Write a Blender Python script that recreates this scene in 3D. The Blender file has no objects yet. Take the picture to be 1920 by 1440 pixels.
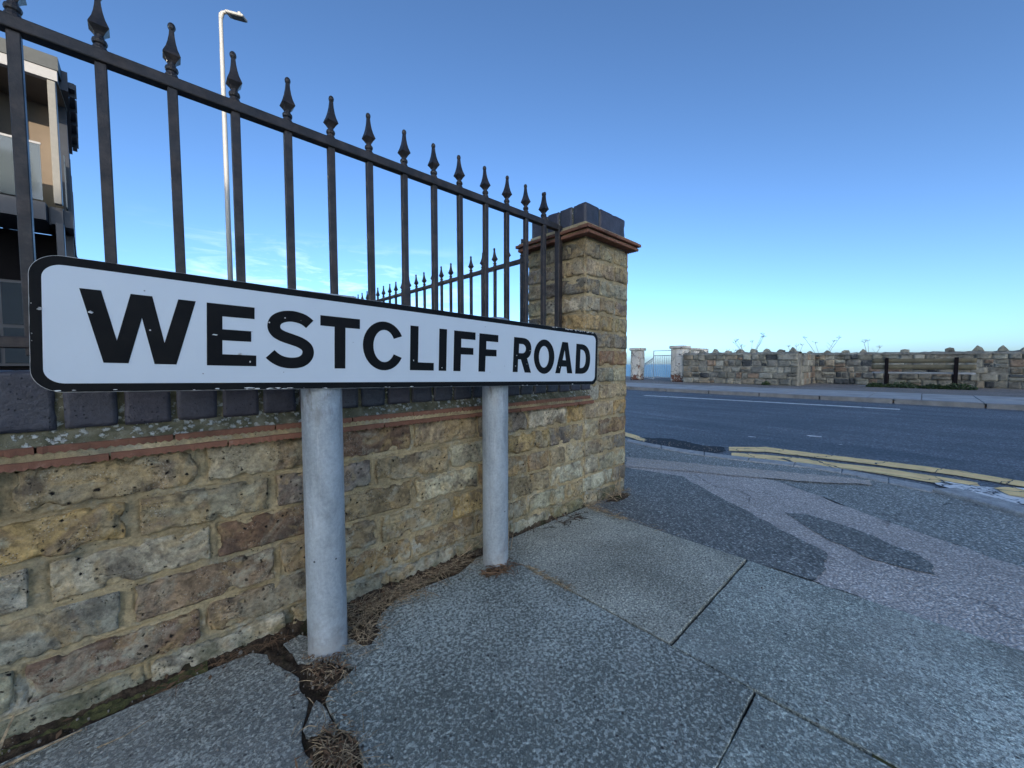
import bpy, bmesh, math, random
import numpy as np
from mathutils import Vector, noise, Matrix
PI = math.pi; R = math.radians
rng = random.Random(7)
scene = bpy.context.scene
COL = scene.collection

# ------------------------------------------------------------------ camera, sky, sun, exposure
CAM_AZ, CAM_PITCH, CAM_H = math.degrees(math.atan2(770, 722)), math.degrees(math.atan(37/722)), .585
cd = bpy.data.cameras.new('camera'); cam = bpy.data.objects.new('camera', cd); COL.objects.link(cam)
cd.sensor_width = 36; cd.lens = 722/1920*36; cd.clip_start = .02; cd.clip_end = 60000
cam.location = (0, 0, CAM_H); cam.rotation_euler = (R(90-CAM_PITCH), 0, R(CAM_AZ-90))
scene.camera = cam
SUN_AZ, SUN_EL = 235, 16
w = bpy.data.worlds.new("World"); scene.world = w; w.use_nodes = True
wn = w.node_tree; bg = wn.nodes['Background']
sky = wn.nodes.new('ShaderNodeTexSky'); sky.sky_type = 'NISHITA'; sky.sun_disc = False
sky.sun_elevation = R(SUN_EL); sky.sun_rotation = R(90-SUN_AZ)
sky.air_density = .55; sky.dust_density = 1.5; sky.ozone_density = 4.5; sky.altitude = 0
bg.inputs[1].default_value = .15
SKY_GAMMA, SKY_TINT = 1.15, (.80, .735, .60)
# thin cirrus wisps low in the sky
tc = wn.nodes.new('ShaderNodeTexCoord')
mp = wn.nodes.new('ShaderNodeMapping'); mp.inputs['Scale'].default_value = (3.2, 3.2, 16); mp.inputs['Rotation'].default_value = (.12, .2, .3)
nz = wn.nodes.new('ShaderNodeTexNoise'); nz.inputs['Scale'].default_value = 2.3; nz.inputs['Detail'].default_value = 9; nz.inputs['Roughness'].default_value = .62
nz.inputs['Distortion'].default_value = .5
rp = wn.nodes.new('ShaderNodeValToRGB'); rp.color_ramp.elements[0].position = .50; rp.color_ramp.elements[1].position = .8
sp = wn.nodes.new('ShaderNodeSeparateXYZ')
rz = wn.nodes.new('ShaderNodeValToRGB')
el = rz.color_ramp.elements; el.new(.3); el.new(.6)
for e, (p, v) in zip(list(el), [(.06, 0), (.17, .55), (.29, 0), (1, 0)]): e.position = p; e.color = (v, v, v, 1)
ml = wn.nodes.new('ShaderNodeMath'); ml.operation = 'MULTIPLY'
mx = wn.nodes.new('ShaderNodeMixRGB'); mx.inputs[2].default_value = (4.6, 5.0, 5.2, 1)
L = wn.links.new
L(tc.outputs['Generated'], mp.inputs[0]); L(mp.outputs[0], nz.inputs[0]); L(nz.outputs[0], rp.inputs[0])
L(tc.outputs['Generated'], sp.inputs[0]); L(sp.outputs[2], rz.inputs[0])
vd = wn.nodes.new('ShaderNodeVectorMath'); vd.operation = 'DOT_PRODUCT'; vd.inputs[1].default_value = Vector((.36, 1.04, .30)).normalized()
rd = wn.nodes.new('ShaderNodeValToRGB'); rd.color_ramp.elements[0].position = .93; rd.color_ramp.elements[1].position = .985
m2 = wn.nodes.new('ShaderNodeMath'); m2.operation = 'MULTIPLY'
L(tc.outputs['Generated'], vd.inputs[0]); L(vd.outputs['Value'], rd.inputs[0]); L(rd.outputs[0], m2.inputs[0]); L(rz.outputs[0], m2.inputs[1])
L(rp.outputs[0], ml.inputs[0]); L(m2.outputs[0], ml.inputs[1]); L(ml.outputs[0], mx.inputs[0])
ga = wn.nodes.new('ShaderNodeGamma'); ga.inputs[1].default_value = SKY_GAMMA
ti = wn.nodes.new('ShaderNodeMixRGB'); ti.blend_type = 'MULTIPLY'; ti.inputs[0].default_value = 1; ti.inputs[2].default_value = (*SKY_TINT, 1)
L(sky.outputs[0], ga.inputs[0]); L(ga.outputs[0], ti.inputs[1]); L(ti.outputs[0], mx.inputs[1]); L(mx.outputs[0], bg.inputs[0])
sd = bpy.data.lights.new('sun', 'SUN'); sd.energy = 2.1; sd.angle = R(.5); sd.color = (1, .86, .68)
sun = bpy.data.objects.new('sun', sd); COL.objects.link(sun)
sv = Vector((math.cos(R(SUN_AZ))*math.cos(R(SUN_EL)), math.sin(R(SUN_AZ))*math.cos(R(SUN_EL)), math.sin(R(SUN_EL))))
sun.rotation_euler = sv.to_track_quat('Z', 'Y').to_euler()
scene.view_settings.view_transform = 'Standard'; scene.view_settings.look = 'None'
scene.view_settings.exposure = 1.68; scene.view_settings.gamma = 1; scene.view_settings.use_curve_mapping = False

# ------------------------------------------------------------------ material helpers
class N:
    def __init__(s, name, rough=.8, spec=.5, metal=0):
        s.m = bpy.data.materials.new(name); s.m.use_nodes = True; s.t = s.m.node_tree
        s.b = s.t.nodes['Principled BSDF']; s.b.inputs['Roughness'].default_value = rough
        s.b.inputs['Specular IOR Level'].default_value = spec; s.b.inputs['Metallic'].default_value = metal
        g = s.t.nodes.new('ShaderNodeNewGeometry'); s.pos = g.outputs['Position']; s.nor = g.outputs['Normal']
    def lk(s, v, i):
        if hasattr(v, 'is_output') or isinstance(v, bpy.types.NodeSocket): s.t.links.new(v, i)
        elif isinstance(v, (tuple, list)) and len(v) == 3 and i.type == 'RGBA': i.default_value = (*v, 1)
        else: i.default_value = v
    def info(s): return s.t.nodes.new('ShaderNodeObjectInfo')
    def vec(s, src, scale=(1, 1, 1), loc=None, rot=None):
        n = s.t.nodes.new('ShaderNodeMapping'); s.lk(src, n.inputs[0]); n.inputs['Scale'].default_value = scale
        if loc is not None: s.lk(loc, n.inputs['Location'])
        if rot: n.inputs['Rotation'].default_value = rot
        return n.outputs[0]
    def vmath(s, op, a, b):
        n = s.t.nodes.new('ShaderNodeVectorMath'); n.operation = op; s.lk(a, n.inputs[0]); s.lk(b, n.inputs[1]); return n.outputs[0]
    def noise(s, v, sc, det=4, ro=.55, dist=0, out=0):
        n = s.t.nodes.new('ShaderNodeTexNoise'); s.lk(v, n.inputs['Vector']); n.inputs['Scale'].default_value = sc
        n.inputs['Detail'].default_value = det; n.inputs['Roughness'].default_value = ro; n.inputs['Distortion'].default_value = dist
        return n.outputs[out]
    def vor(s, v, sc, feat='F1', out='Distance', rnd=1):
        n = s.t.nodes.new('ShaderNodeTexVoronoi'); n.feature = feat; s.lk(v, n.inputs['Vector']); n.inputs['Scale'].default_value = sc
        n.inputs['Randomness'].default_value = rnd
        return n.outputs[out]
    def ramp(s, f, stops, interp='LINEAR'):
        n = s.t.nodes.new('ShaderNodeValToRGB'); n.color_ramp.interpolation = interp; s.lk(f, n.inputs[0])
        el = n.color_ramp.elements
        while len(el) < len(stops): el.new(.5)
        for e, (p, c) in zip(el, stops):
            e.position = p; e.color = (c, c, c, 1) if not isinstance(c, (tuple, list)) else (*c, 1)
        return n.outputs[0]
    def mix(s, f, a, b, bt='MIX'):
        n = s.t.nodes.new('ShaderNodeMixRGB'); n.blend_type = bt; s.lk(f, n.inputs[0]); s.lk(a, n.inputs[1]); s.lk(b, n.inputs[2]); return n.outputs[0]
    def math(s, op, a, b=0., c=None):
        n = s.t.nodes.new('ShaderNodeMath'); n.operation = op; s.lk(a, n.inputs[0]); s.lk(b, n.inputs[1])
        if c is not None: s.lk(c, n.inputs[2])
        return n.outputs[0]
    def xyz(s, v):
        n = s.t.nodes.new('ShaderNodeSeparateXYZ'); s.lk(v, n.inputs[0]); return n.outputs
    def col(s, c): s.lk(c, s.b.inputs['Base Color'])
    def rough(s, c): s.lk(c, s.b.inputs['Roughness'])
    def bump(s, h, dist=.001, st=1.):
        n = s.t.nodes.new('ShaderNodeBump'); s.lk(h, n.inputs['Height']); n.inputs['Distance'].default_value = dist; n.inputs['Strength'].default_value = st
        old = s.b.inputs['Normal']
        if old.is_linked: s.t.links.new(old.links[0].from_socket, n.inputs['Normal'])
        s.t.links.new(n.outputs[0], old)
M = {}
def plain(name, c, rough=.8, metal=0, var=.25, sc=12, bump=0, spec=.5):
    n = N(name, rough, spec, metal)
    f = n.noise(n.pos, sc, 6, .6)
    n.col(n.mix(1, c, n.ramp(f, [(.25, 1-var), (.75, 1+var)]), 'MULTIPLY'))
    if bump: n.bump(n.noise(n.pos, sc*6, 5, .65), bump)
    M[name] = n.m; return n

def stock_mat():
    n = N('stock_brick', .93, .25)
    oi = n.info(); off = n.vmath('MULTIPLY', n.t.nodes.new('ShaderNodeCombineXYZ').outputs[0], (1, 1, 1))
    sc = n.t.nodes.new('ShaderNodeVectorMath'); sc.operation = 'SCALE'; sc.inputs[0].default_value = (31, 17, 23); n.lk(oi.outputs['Random'], sc.inputs['Scale'])
    v = n.vmath('ADD', n.pos, sc.outputs[0])
    base = oi.outputs['Color']
    z = n.xyz(n.pos)[2]
    big = n.noise(v, 9, 5, .6, .6)
    c = n.mix(1, base, n.ramp(big, [(.3, .5), (.5, 1), (.72, 1.5)]), 'MULTIPLY')
    # colour of the clay wandering inside a brick: ochre / grey / brown
    h2 = n.xyz(n.noise(n.vmath('ADD', v, (5, 3, 1)), 11, 6, .62, 1.1, 1))
    c = n.mix(n.ramp(h2[0], [(.50, 0), (.62, .65)]), c, (.42, .29, .13))
    c = n.mix(n.ramp(h2[1], [(.52, 0), (.62, .6)]), c, (.31, .28, .20))
    c = n.mix(n.ramp(h2[2], [(.54, 0), (.66, .55)]), c, (.17, .115, .085))
    # wavy bedding seams in the hand-pressed clay
    sw = n.noise(n.vec(v, (14, 14, 34)), 1., 4, .6, .9); seam = n.ramp(sw, [(.493, 0), (.50, 1), (.507, 0)]); seam = n.math('MULTIPLY', seam, n.ramp(n.noise(v, 15, 2), [(.56, 0), (.62, .55)]))
    c = n.mix(seam, c, (.06, .045, .035))
    fine = n.noise(v, 95, 8, .7)
    c = n.mix(1, c, n.ramp(fine, [(.3, .45), (.5, 1), (.7, 1.5)]), 'MULTIPLY')
    # pale limewash / lichen bloom
    pl = n.noise(n.vmath('ADD', v, (2, 7, 4)), 16, 9, .72, .3)
    low = n.ramp(z, [(.0, .09), (.1, .05), (.22, 0)])
    plm = n.ramp(n.math('ADD', pl, low), [(.57, 0), (.68, .7)])
    c = n.mix(plm, c, (.52, .49, .36))
    sp = n.vor(n.vmath('ADD', v, (1, 1, 1)), 260)
    c = n.mix(n.math('MULTIPLY', n.ramp(sp, [(.12, 1), (.3, 0)]), n.ramp(n.noise(v, 30, 3), [(.45, 0), (.6, .6)])), c, (.6, .58, .5))
    # soot / purple burn
    so = n.noise(n.vmath('ADD', v, (9, 2, 8)), 11, 7, .65, .5)
    c = n.mix(n.ramp(so, [(.54, 0), (.66, .72)]), c, (.07, .052, .042))
    # mortar smeared over the arris
    sm = n.noise(n.vmath('ADD', n.pos, (4, 4, 4)), 17, 6, .6, .4)
    c = n.mix(n.ramp(sm, [(.6, 0), (.66, .6)]), c, (0.384, 0.288, 0.152))
    # damp algae close to the paving
    c = n.mix(n.math('MULTIPLY', n.ramp(z, [(0, .75), (.07, .12), (.12, 0)]), n.ramp(n.noise(n.pos, 20, 5), [(.4, 0), (.6, 1)])), c, (.06, .075, .03))
    # black pits and cinders
    wv = n.vmath('ADD', v, n.vmath('MULTIPLY', n.noise(v, 70, 4, .6, 0, 1), (.016, .016, .016)))
    pit = n.vor(wv, 62); pm = n.noise(v, 20, 2)
    pr = n.math('MULTIPLY', n.ramp(pit, [(.1, 1), (.2, 0)]), n.ramp(pm, [(.47, 0), (.52, 1)]))
    pit2 = n.vor(wv, 190); pr2 = n.math('MULTIPLY', n.ramp(pit2, [(.12, 1), (.24, 0)]), n.ramp(n.noise(v, 30, 2), [(.5, 0), (.56, .8)]))
    pa = n.math('MAXIMUM', pr, pr2)
    c = n.mix(pa, c, (.018, .014, .012))
    n.col(c)
    n.bump(n.math('SUBTRACT', n.math('MULTIPLY', fine, .8), n.math('MAXIMUM', pa, seam)), .0058)
    n.bump(n.noise(v, 300, 6, .7), .0014)
    M['stock'] = n.m
stock_mat()

def mortar_mat():
    n = N('mortar', .95, .2)
    z = n.xyz(n.pos)[2]
    c = n.ramp(n.noise(n.pos, 7, 6, .6, .4), [(.3, (.26, .20, .11)), (.5, (.43, .335, .185)), (.72, (.57, .46, .275))])
    c = n.mix(n.ramp(n.noise(n.vmath('ADD', n.pos, (3, 3, 3)), 9, 6, .65), [(.5, 0), (.66, .8)]), c, (0.238, 0.231, 0.168))
    c = n.mix(n.ramp(n.math('ADD', n.noise(n.pos, 15, 8, .7), n.ramp(z, [(0, .12), (.14, 0)])), [(.56, 0), (.68, .8)]), c, (.42, .42, .36))
    c = n.mix(n.math('MULTIPLY', n.ramp(z, [(0, .9), (.05, .2), (.1, 0)]), n.ramp(n.noise(n.pos, 25, 5), [(.38, 0), (.6, 1)])), c, (.05, .06, .022))
    fine = n.noise(n.pos, 160, 8, .75)
    c = n.mix(1, c, n.ramp(fine, [(.3, .6), (.5, 1), (.7, 1.35)]), 'MULTIPLY')
    pt = n.ramp(n.vor(n.pos, 120), [(.08, 1), (.17, 0)]); pt = n.math('MULTIPLY', pt, n.ramp(n.noise(n.pos, 24, 2), [(.5, 0), (.55, 1)]))
    n.col(n.mix(pt, c, (.03, .025, .02)))
    n.bump(n.math('SUBTRACT', fine, pt), .0035)
    M['mortar'] = n.m
mortar_mat()

def lichen_mortar():
    n = N('lichen_mortar', .95, .2)
    c = n.ramp(n.noise(n.pos, 30, 7, .7), [(.3, (.05, .055, .03)), (.5, (.14, .13, .08)), (.7, (.26, .24, .17))])
    wv = n.vmath('ADD', n.pos, n.vmath('MULTIPLY', n.noise(n.pos, 130, 6, .7, 0, 1), (.022, .022, .022)))
    l = n.vor(wv, 85, 'F1')
    m = n.math('MULTIPLY', n.ramp(l, [(.30, 1), (.42, 0)]), n.ramp(n.noise(n.pos, 9, 3), [(.42, 0), (.52, 1)]))
    m2 = n.ramp(n.noise(n.pos, 130, 5, .7), [(.6, 0), (.68, .8)])
    c = n.mix(m, c, n.ramp(n.noise(n.pos, 220, 4), [(.3, (.33, .34, .30)), (.7, (.6, .6, .55))]))
    c = n.mix(m2, c, (.42, .42, .34))
    n.col(c); n.bump(n.math('ADD', n.noise(n.pos, 90, 8, .75), n.math('MULTIPLY', m, .35)), .003)
    M['lichen_mortar'] = n.m
lichen_mortar()

def engineering():
    n = N('blue_engineering_brick', .42, .55)
    oi = n.info()
    c = n.mix(n.ramp(n.noise(n.pos, 14, 7, .65), [(.35, 0), (.7, 1)]), (.018, .024, .038), (.052, .055, .066))
    c = n.mix(1, c, n.ramp(n.noise(n.pos, 170, 6, .75), [(.3, .55), (.7, 1.6)]), 'MULTIPLY')
    c = n.mix(oi.outputs['Random'], c, n.mix(.5, c, (.06, .04, .05)))
    sp = n.ramp(n.vor(n.pos, 150), [(.1, 1), (.2, 0)]); sp = n.math('MULTIPLY', sp, n.ramp(n.noise(n.pos, 26, 2), [(.48, 0), (.55, 1)]))
    c = n.mix(sp, c, (.006, .006, .009))
    c = n.mix(n.ramp(n.noise(n.pos, 45, 8, .7), [(.62, 0), (.75, .35)]), c, (.2, .2, .22))
    n.col(c); n.bump(n.math('SUBTRACT', n.noise(n.pos, 120, 6, .7), sp), .0018)
    n.rough(n.ramp(n.noise(n.pos, 30, 4), [(.3, .32), (.7, .6)]))
    M['blue'] = n.m
engineering()

def clay():
    n = N('clay_tile', .85, .3)
    oi = n.info()
    c = n.mix(n.noise(n.pos, 25, 5), (.17, .075, .045), (.29, .135, .085))
    c = n.mix(n.ramp(n.noise(n.pos, 60, 7, .7), [(.57, 0), (.72, .55)]), c, (.42, .30, .22))
    c = n.mix(n.ramp(n.noise(n.vmath('ADD', n.pos, (3, 1, 2)), 18, 6, .65), [(.52, 0), (.7, .7)]), c, (.09, .055, .035))
    c = n.mix(1, c, n.ramp(oi.outputs['Random'], [(0, .8), (1, 1.15)]), 'MULTIPLY')
    n.col(c); n.bump(n.noise(n.pos, 170, 6, .7), .0012)
    M['clay'] = n.m
clay()

def iron():
    n = N('railing_paint', .5, .5)
    c = n.mix(n.ramp(n.noise(n.pos, 35, 7, .7), [(.42, 0), (.68, 1)]), (.015, .013, .013), (.055, .040, .033))
    c = n.mix(n.ramp(n.noise(n.pos, 80, 5, .7), [(.68, 0), (.74, .6)]), c, (.12, .05, .03))
    n.col(c); n.bump(n.noise(n.pos, 160, 5, .65), .0008)
    n.rough(n.ramp(n.noise(n.pos, 20, 4), [(.3, .36), (.7, .62)]))
    M['iron'] = n.m
iron()

def galv():
    n = N('galvanised_steel', .5, .5, .15)
    v = n.vec(n.pos, (1, 1, .35))
    c = n.ramp(n.noise(v, 16, 7, .65, .6), [(.3, (.24, .27, .28)), (.5, (.36, .40, .42)), (.72, (.47, .515, .53))])
    c = n.mix(1, c, n.ramp(n.noise(n.pos, 170, 5, .7), [(.3, .82), (.7, 1.15)]), 'MULTIPLY')
    c = n.mix(n.ramp(n.vor(n.pos, 22), [(.045, .85), (.06, 0)]), c, (.02, .02, .022))
    z = n.xyz(n.pos)[2]
    c = n.mix(n.ramp(n.noise(n.vec(n.pos, (1, 1, .07)), 70, 5, .7), [(.56, 0), (.72, .45)]), c, (.62, .63, .62))
    c = n.mix(n.ramp(n.noise(n.vec(n.vmath('ADD', n.pos, (3, 3, 0)), (1, 1, .10)), 50, 6, .75), [(.58, 0), (.72, .5)]), c, (.16, .15, .14))
    c = n.mix(n.math('MULTIPLY', n.ramp(z, [(0, .9), (.03, .5), (.10, 0)]), n.ramp(n.noise(n.vmath('ADD', n.pos, (1, 1, 0)), 30, 6, .7), [(.42, 0), (.6, 1)])), c, (.15, .12, .09))
    c = n.mix(n.math('MULTIPLY', n.ramp(z, [(.0, 1), (.05, .1), (.09, 0)]), n.ramp(n.noise(n.pos, 40, 5), [(.35, 0), (.6, 1)])), c, (.42, .43, .42))
    c = n.mix(n.math('MULTIPLY', n.ramp(z, [(.46, 0), (.55, .9)]), n.ramp(n.noise(n.vec(n.pos, (1, 1, .3)), 45, 6, .7), [(.5, 0), (.6, 1)])), c, (.10, .075, .055))
    n.col(c); n.rough(n.ramp(n.noise(n.pos, 24, 4), [(.3, .42), (.7, .62)])); n.bump(n.noise(n.pos, 90, 6, .7), .0006)
    M['galv'] = n.m
galv()

def slab_mat(name, lo, hi, cell, cover, speck, patch, grain=.5):
    n = N(name, .88, .3)
    low = n.noise(n.pos, 3.0, 6, .62, .5)
    a = n.noise(n.pos, .62/cell, 3.5, .62, .35)
    b = n.noise(n.vmath('ADD', n.pos, (3, 1, 2)), 1.3/cell, 3, .6)
    t = n.math('ADD', a, n.math('MULTIPLY', n.math('SUBTRACT', low, .5), patch*.35)); t = n.math('ADD', t, n.math('MULTIPLY', n.math('SUBTRACT', b, .5), .35))
    f = n.ramp(t, [(cover-.035, 0), (cover+.05, 1)])
    c = n.mix(f, lo, hi)
    c = n.mix(1, c, n.ramp(low, [(.3, .84), (.7, 1.18)]), 'MULTIPLY')
    gx = n.xyz(n.vor(n.pos, 430, 'F1', 'Color'))[0]; g2 = n.xyz(n.vor(n.pos, 230, 'F1', 'Color'))[2]
    c = n.mix(grain, c, n.mix(1, c, n.ramp(n.math('ADD', n.math('MULTIPLY', gx, .6), n.math('MULTIPLY', g2, .4)), [(.1, .4), (.6, 1.05), (.9, 2.0)]), 'MULTIPLY'))
    s = n.vor(n.pos, 170, 'F1', 'Color'); sm = n.math('MULTIPLY', n.ramp(n.xyz(s)[1], [(1-speck, 0), (1-speck+.01, 1)]), n.ramp(n.vor(n.pos, 170), [(.2, 1), (.38, 0)]))
    c = n.mix(sm, c, (.78, .74, .64))
    dk = n.vor(n.vmath('ADD', n.pos, (4, 4, 0)), 120, 'F1', 'Color'); dm = n.math('MULTIPLY', n.ramp(n.xyz(dk)[0], [(.95, 0), (.955, 1)]), n.ramp(n.vor(n.vmath('ADD', n.pos, (4, 4, 0)), 120), [(.2, .9), (.4, 0)]))
    c = n.mix(dm, c, (.05, .045, .04))
    c = n.mix(n.ramp(n.noise(n.vmath('ADD', n.pos, (1, 5, 0)), 1.9, 8, .68, .8), [(.5, 0), (.72, .4)]), c, (.20, .165, .115))
    c = n.mix(n.ramp(n.noise(n.vmath('ADD', n.pos, (8, 5, 0)), 2.6, 8, .7, 1.), [(.54, 0), (.70, .35)]), c, (.52, .50, .44))
    n.col(c)
    n.bump(n.math('ADD', n.math('MULTIPLY', f, .7), n.math('MULTIPLY', n.math('ADD', gx, g2), .35)), .0026)
    M[name] = n.m
slab_mat('slab_weathered', (.215, .23, .195), (.53, .555, .48), .0043, .49, .03, .9, .5)
slab_mat('slab_blue', (.295, .32, .275), (.585, .62, .53), .0034, .49, .03, 1.0, .6)
slab_mat('slab_gravelly', (.32, .315, .25), (.59, .575, .46), .0034, .47, .09, .8, .65)
slab_mat('slab_old', (.255, .255, .215), (.49, .49, .41), .0036, .48, .04, .9, .55)

def asphalt(name, a, b, cell=.006, stripes=False, blotch=.2, bump=.003, cont=1.):
    n = N(name, .85, .4)
    g = n.xyz(n.vor(n.pos, 1/cell, 'F1', 'Color'))[0]; d = n.vor(n.pos, 1/cell)
    c = n.mix(n.ramp(g, [(0, 0), (.75, .35), (1, cont)]), a, b)
    c = n.mix(1, c, n.ramp(d, [(.2, 1.25), (.6, .68)]), 'MULTIPLY')
    low = n.noise(n.pos, 1.3, 6, .65, .5)
    c = n.mix(1, c, n.ramp(low, [(.3, 1-blotch), (.7, 1+blotch)]), 'MULTIPLY')
    if stripes:
        u = n.vec(n.pos, (1, 1, 1), None, (0, 0, R(-68)))
        x = n.xyz(u)[0]
        st = n.math('SINE', n.math('MULTIPLY', n.xyz(n.vec(n.pos, (1, 1, 1), None, (0, 0, R(22))))[0], 150))
        c = n.mix(n.math('MULTIPLY', n.ramp(st, [(.2, 0), (.8, .8)]), n.ramp(n.noise(n.pos, 30, 4), [(.35, 0), (.6, 1)])), c, (.36, .34, .32))
    st2 = n.noise(n.vmath('ADD', n.pos, (2, 9, 0)), 3.4, 8, .7, 1.2)
    c = n.mix(n.ramp(st2, [(.54, 0), (.70, .5)]), c, a)
    c = n.mix(n.ramp(n.noise(n.vmath('ADD', n.pos, (6, 1, 0)), 5, 7, .7), [(.6, 0), (.74, .4)]), c, (.45, .42, .36))
    ck = n.vor(n.vmath('ADD', n.pos, n.vmath('MULTIPLY', n.noise(n.pos, 5, 5, .6, 0, 1), (.3, .3, 0))), 1.1, 'DISTANCE_TO_EDGE')
    c = n.mix(n.math('MULTIPLY', n.ramp(ck, [(.002, .8), (.006, 0)]), n.ramp(n.noise(n.pos, 1.4, 3), [(.45, 0), (.55, 1)])), c, (.03, .03, .03))
    n.col(c)
    n.bump(n.math('SUBTRACT', n.math('MULTIPLY', g, .4), d), bump)
    n.bump(low, .01)
    M[name] = n.m
    return n
asphalt('footway_tarmac', (.175, .185, .165), (.64, .65, .59))
asphalt('tarmac_dark', (.125, .13, .12), (.5, .51, .46))
asphalt('tarmac_reflected_light', (.43, .38, .335), (.88, .80, .71), .006)  # sunlight reflected onto the footway, painted as a pinkish colour
asphalt('tarmac_striped_light', (.46, .38, .31), (.85, .75, .62), .006, True)  # striped reflection of the sun painted in as pale bands

def road():
    n = N('road_tarmac', .62, .5)
    g = n.xyz(n.vor(n.pos, 120, 'F1', 'Color'))[0]; d = n.vor(n.pos, 120)
    v = n.vec(n.pos, (2.6, .6, 1))
    low = n.noise(v, 1.1, 7, .65, .4)
    c = n.mix(n.ramp(low, [(.35, 0), (.68, 1)]), (.05, .058, .066), (.165, .178, .19))
    c = n.mix(1, c, n.ramp(g, [(0, .6), (.7, 1), (1, 2.2)]), 'MULTIPLY')
    sc = n.noise(n.vec(n.pos, (7, 1.2, 1), None, (0, 0, .25)), 2.2, 8, .75)
    c = n.mix(n.ramp(sc, [(.63, 0), (.72, .5)]), c, (.42, .42, .40))
    n.col(c); n.bump(n.math('SUBTRACT', n.math('MULTIPLY', g, .4), d), .004); n.bump(low, .02)
    n.rough(n.ramp(low, [(.3, .55), (.7, .75)]))
    M['road'] = n.m
road()
def paint(name, c, worn=.58, under=(.04, .045, .05)):
    n = N(name, .7, .4)
    m = n.ramp(n.noise(n.pos, 28, 9, .78), [(worn, 0), (worn+.05, 1)])
    k = n.math('MULTIPLY', n.ramp(n.vor(n.vmath('ADD', n.pos, n.vmath('MULTIPLY', n.noise(n.pos, 9, 3, .5, 0, 1), (.12, .12, 0))), 3.4, 'DISTANCE_TO_EDGE'), [(.006, 1), (.012, 0)]), 1.)
    m = n.math('MAXIMUM', m, k)
    cc = n.mix(1, c, n.ramp(n.noise(n.pos, 12, 6, .6), [(.3, .78), (.7, 1.12)]), 'MULTIPLY')
    n.col(n.mix(m, cc, under)); n.bump(n.math('SUBTRACT', n.math('MULTIPLY', n.noise(n.pos, 140, 5, .7), .5), m), .003)
    M[name] = n.m
paint('yellow_paint', (1.0, .68, .28), .63); paint('white_paint', (.78, .77, .72), .62); paint('white_splash', (.82, .80, .76), .54)

def dirt():
    n = N('dirt', .98, .1)
    c = n.ramp(n.noise(n.pos, 60, 9, .75), [(.32, (.03, .022, .016)), (.5, (.085, .06, .04)), (.68, (.19, .14, .09))])
    c = n.mix(n.ramp(n.noise(n.pos, 14, 5), [(.55, 0), (.68, .8)]), c, (.035, .045, .014))
    s = n.ramp(n.vor(n.pos, 170), [(.1, 1), (.16, 0)])
    c = n.mix(n.math('MULTIPLY', s, n.ramp(n.noise(n.pos, 33, 3), [(.5, 0), (.6, 1)])), c, (.3, .28, .24))
    n.col(c); n.bump(n.noise(n.pos, 110, 9, .8), .008)
    M['dirt'] = n.m
dirt()
def kerbm():
    n = N('kerb_stone', .85, .35)
    c = n.ramp(n.noise(n.pos, 22, 7, .7), [(.3, (0.224, 0.231, 0.231)), (.7, (0.504, 0.504, 0.476))])
    c = n.mix(1, c, n.ramp(n.noise(n.pos, 190, 4, .7), [(.3, .7), (.7, 1.25)]), 'MULTIPLY')
    n.col(c); n.bump(n.noise(n.pos, 120, 6, .7), .002); M['kerb'] = n.m
kerbm()

def plate_white():
    n = N('plate_white', .32, .5)
    c = n.mix(n.ramp(n.noise(n.vec(n.pos, (1, 1, .7)), 9, 7, .7), [(.4, 0), (.75, .12)]), (.575, .64, .69), (.40, .43, .45))
    c = n.mix(n.math('MULTIPLY', n.ramp(n.noise(n.vmath('ADD', n.pos, (3, 0, 1)), 34, 7, .8, .8), [(.665, 0), (.68, .7)]), n.ramp(n.noise(n.pos, 5, 2), [(.5, 0), (.6, 1)])), c, (.2, .2, .22))
    c = n.mix(n.ramp(n.vor(n.pos, 38), [(.03, .8), (.045, 0)]), c, (.12, .11, .12))
    n.col(c); n.bump(n.noise(n.pos, 300, 3), .0001); n.bump(n.noise(n.pos, 14, 3), .0008)
    M['plate_white'] = n.m
plate_white()
def plate_black():
    n = N('plate_black', .3, .12)
    c = n.mix(n.ramp(n.noise(n.pos, 30, 7, .7), [(.4, 0), (.75, .4)]), (.004, .005, .006), (.016, .014, .012))
    c = n.mix(n.ramp(n.vor(n.vmath('ADD', n.pos, (1.3, .2, .7)), 30), [(.035, 1), (.045, 0)]), c, (.62, .6, .58))
    n.col(c); n.rough(n.ramp(n.noise(n.pos, 25, 5), [(.3, .42), (.7, .6)])); n.bump(n.noise(n.pos, 60, 4), .0003)
    M['plate_black'] = n.m
plate_black()
plain('plate_metal', (.35, .36, .37), .45, .8)
plain('dry_stalk', (.36, .265, .155), .85, var=.9, sc=110)
plain('dead_leaf', (.16, .09, .045), .8, var=.5, sc=40)
plain('green_leaf', (.055, .085, .03), .7, var=.6, sc=25)
plain('moss', (.10, .095, .03), .95, var=.6, sc=70, bump=.004)
plain('pebble', (.22, .19, .15), .8, var=.4, sc=50)
plain('lamp_paint', (.34, .34, .32), .45, var=.1, sc=4)
plain('lamp_base_paint', (.42, .41, .37), .5, var=.15, sc=8)
plain('dark_frame', (.03, .034, .042), .4, var=.2, sc=5)
plain('pale_fascia', (.28, .28, .28), .5, var=.06)
plain('beige_metal', (.17, .165, .145), .4, var=.1)
plain('grey_roof', (.045, .052, .052), .6, var=.2)
plain('brown_panel', (.15, .115, .08), .7, var=.1, sc=3)
plain('recess_shade', (.006, .006, .007), .9, var=.1, spec=.05)  # near black stands in for the shade below the overhang
plain('bench_wood', (.16, .135, .08), .8, var=.3, sc=9, bump=.002)
plain('bench_seat_wood', (.42, .42, .41), .75, var=.25, sc=9)
plain('bench_metal', (.010, .007, .008), .6, var=.2, spec=.1)
plain('gate_metal', (.5, .53, .54), .5, var=.15)
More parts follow.
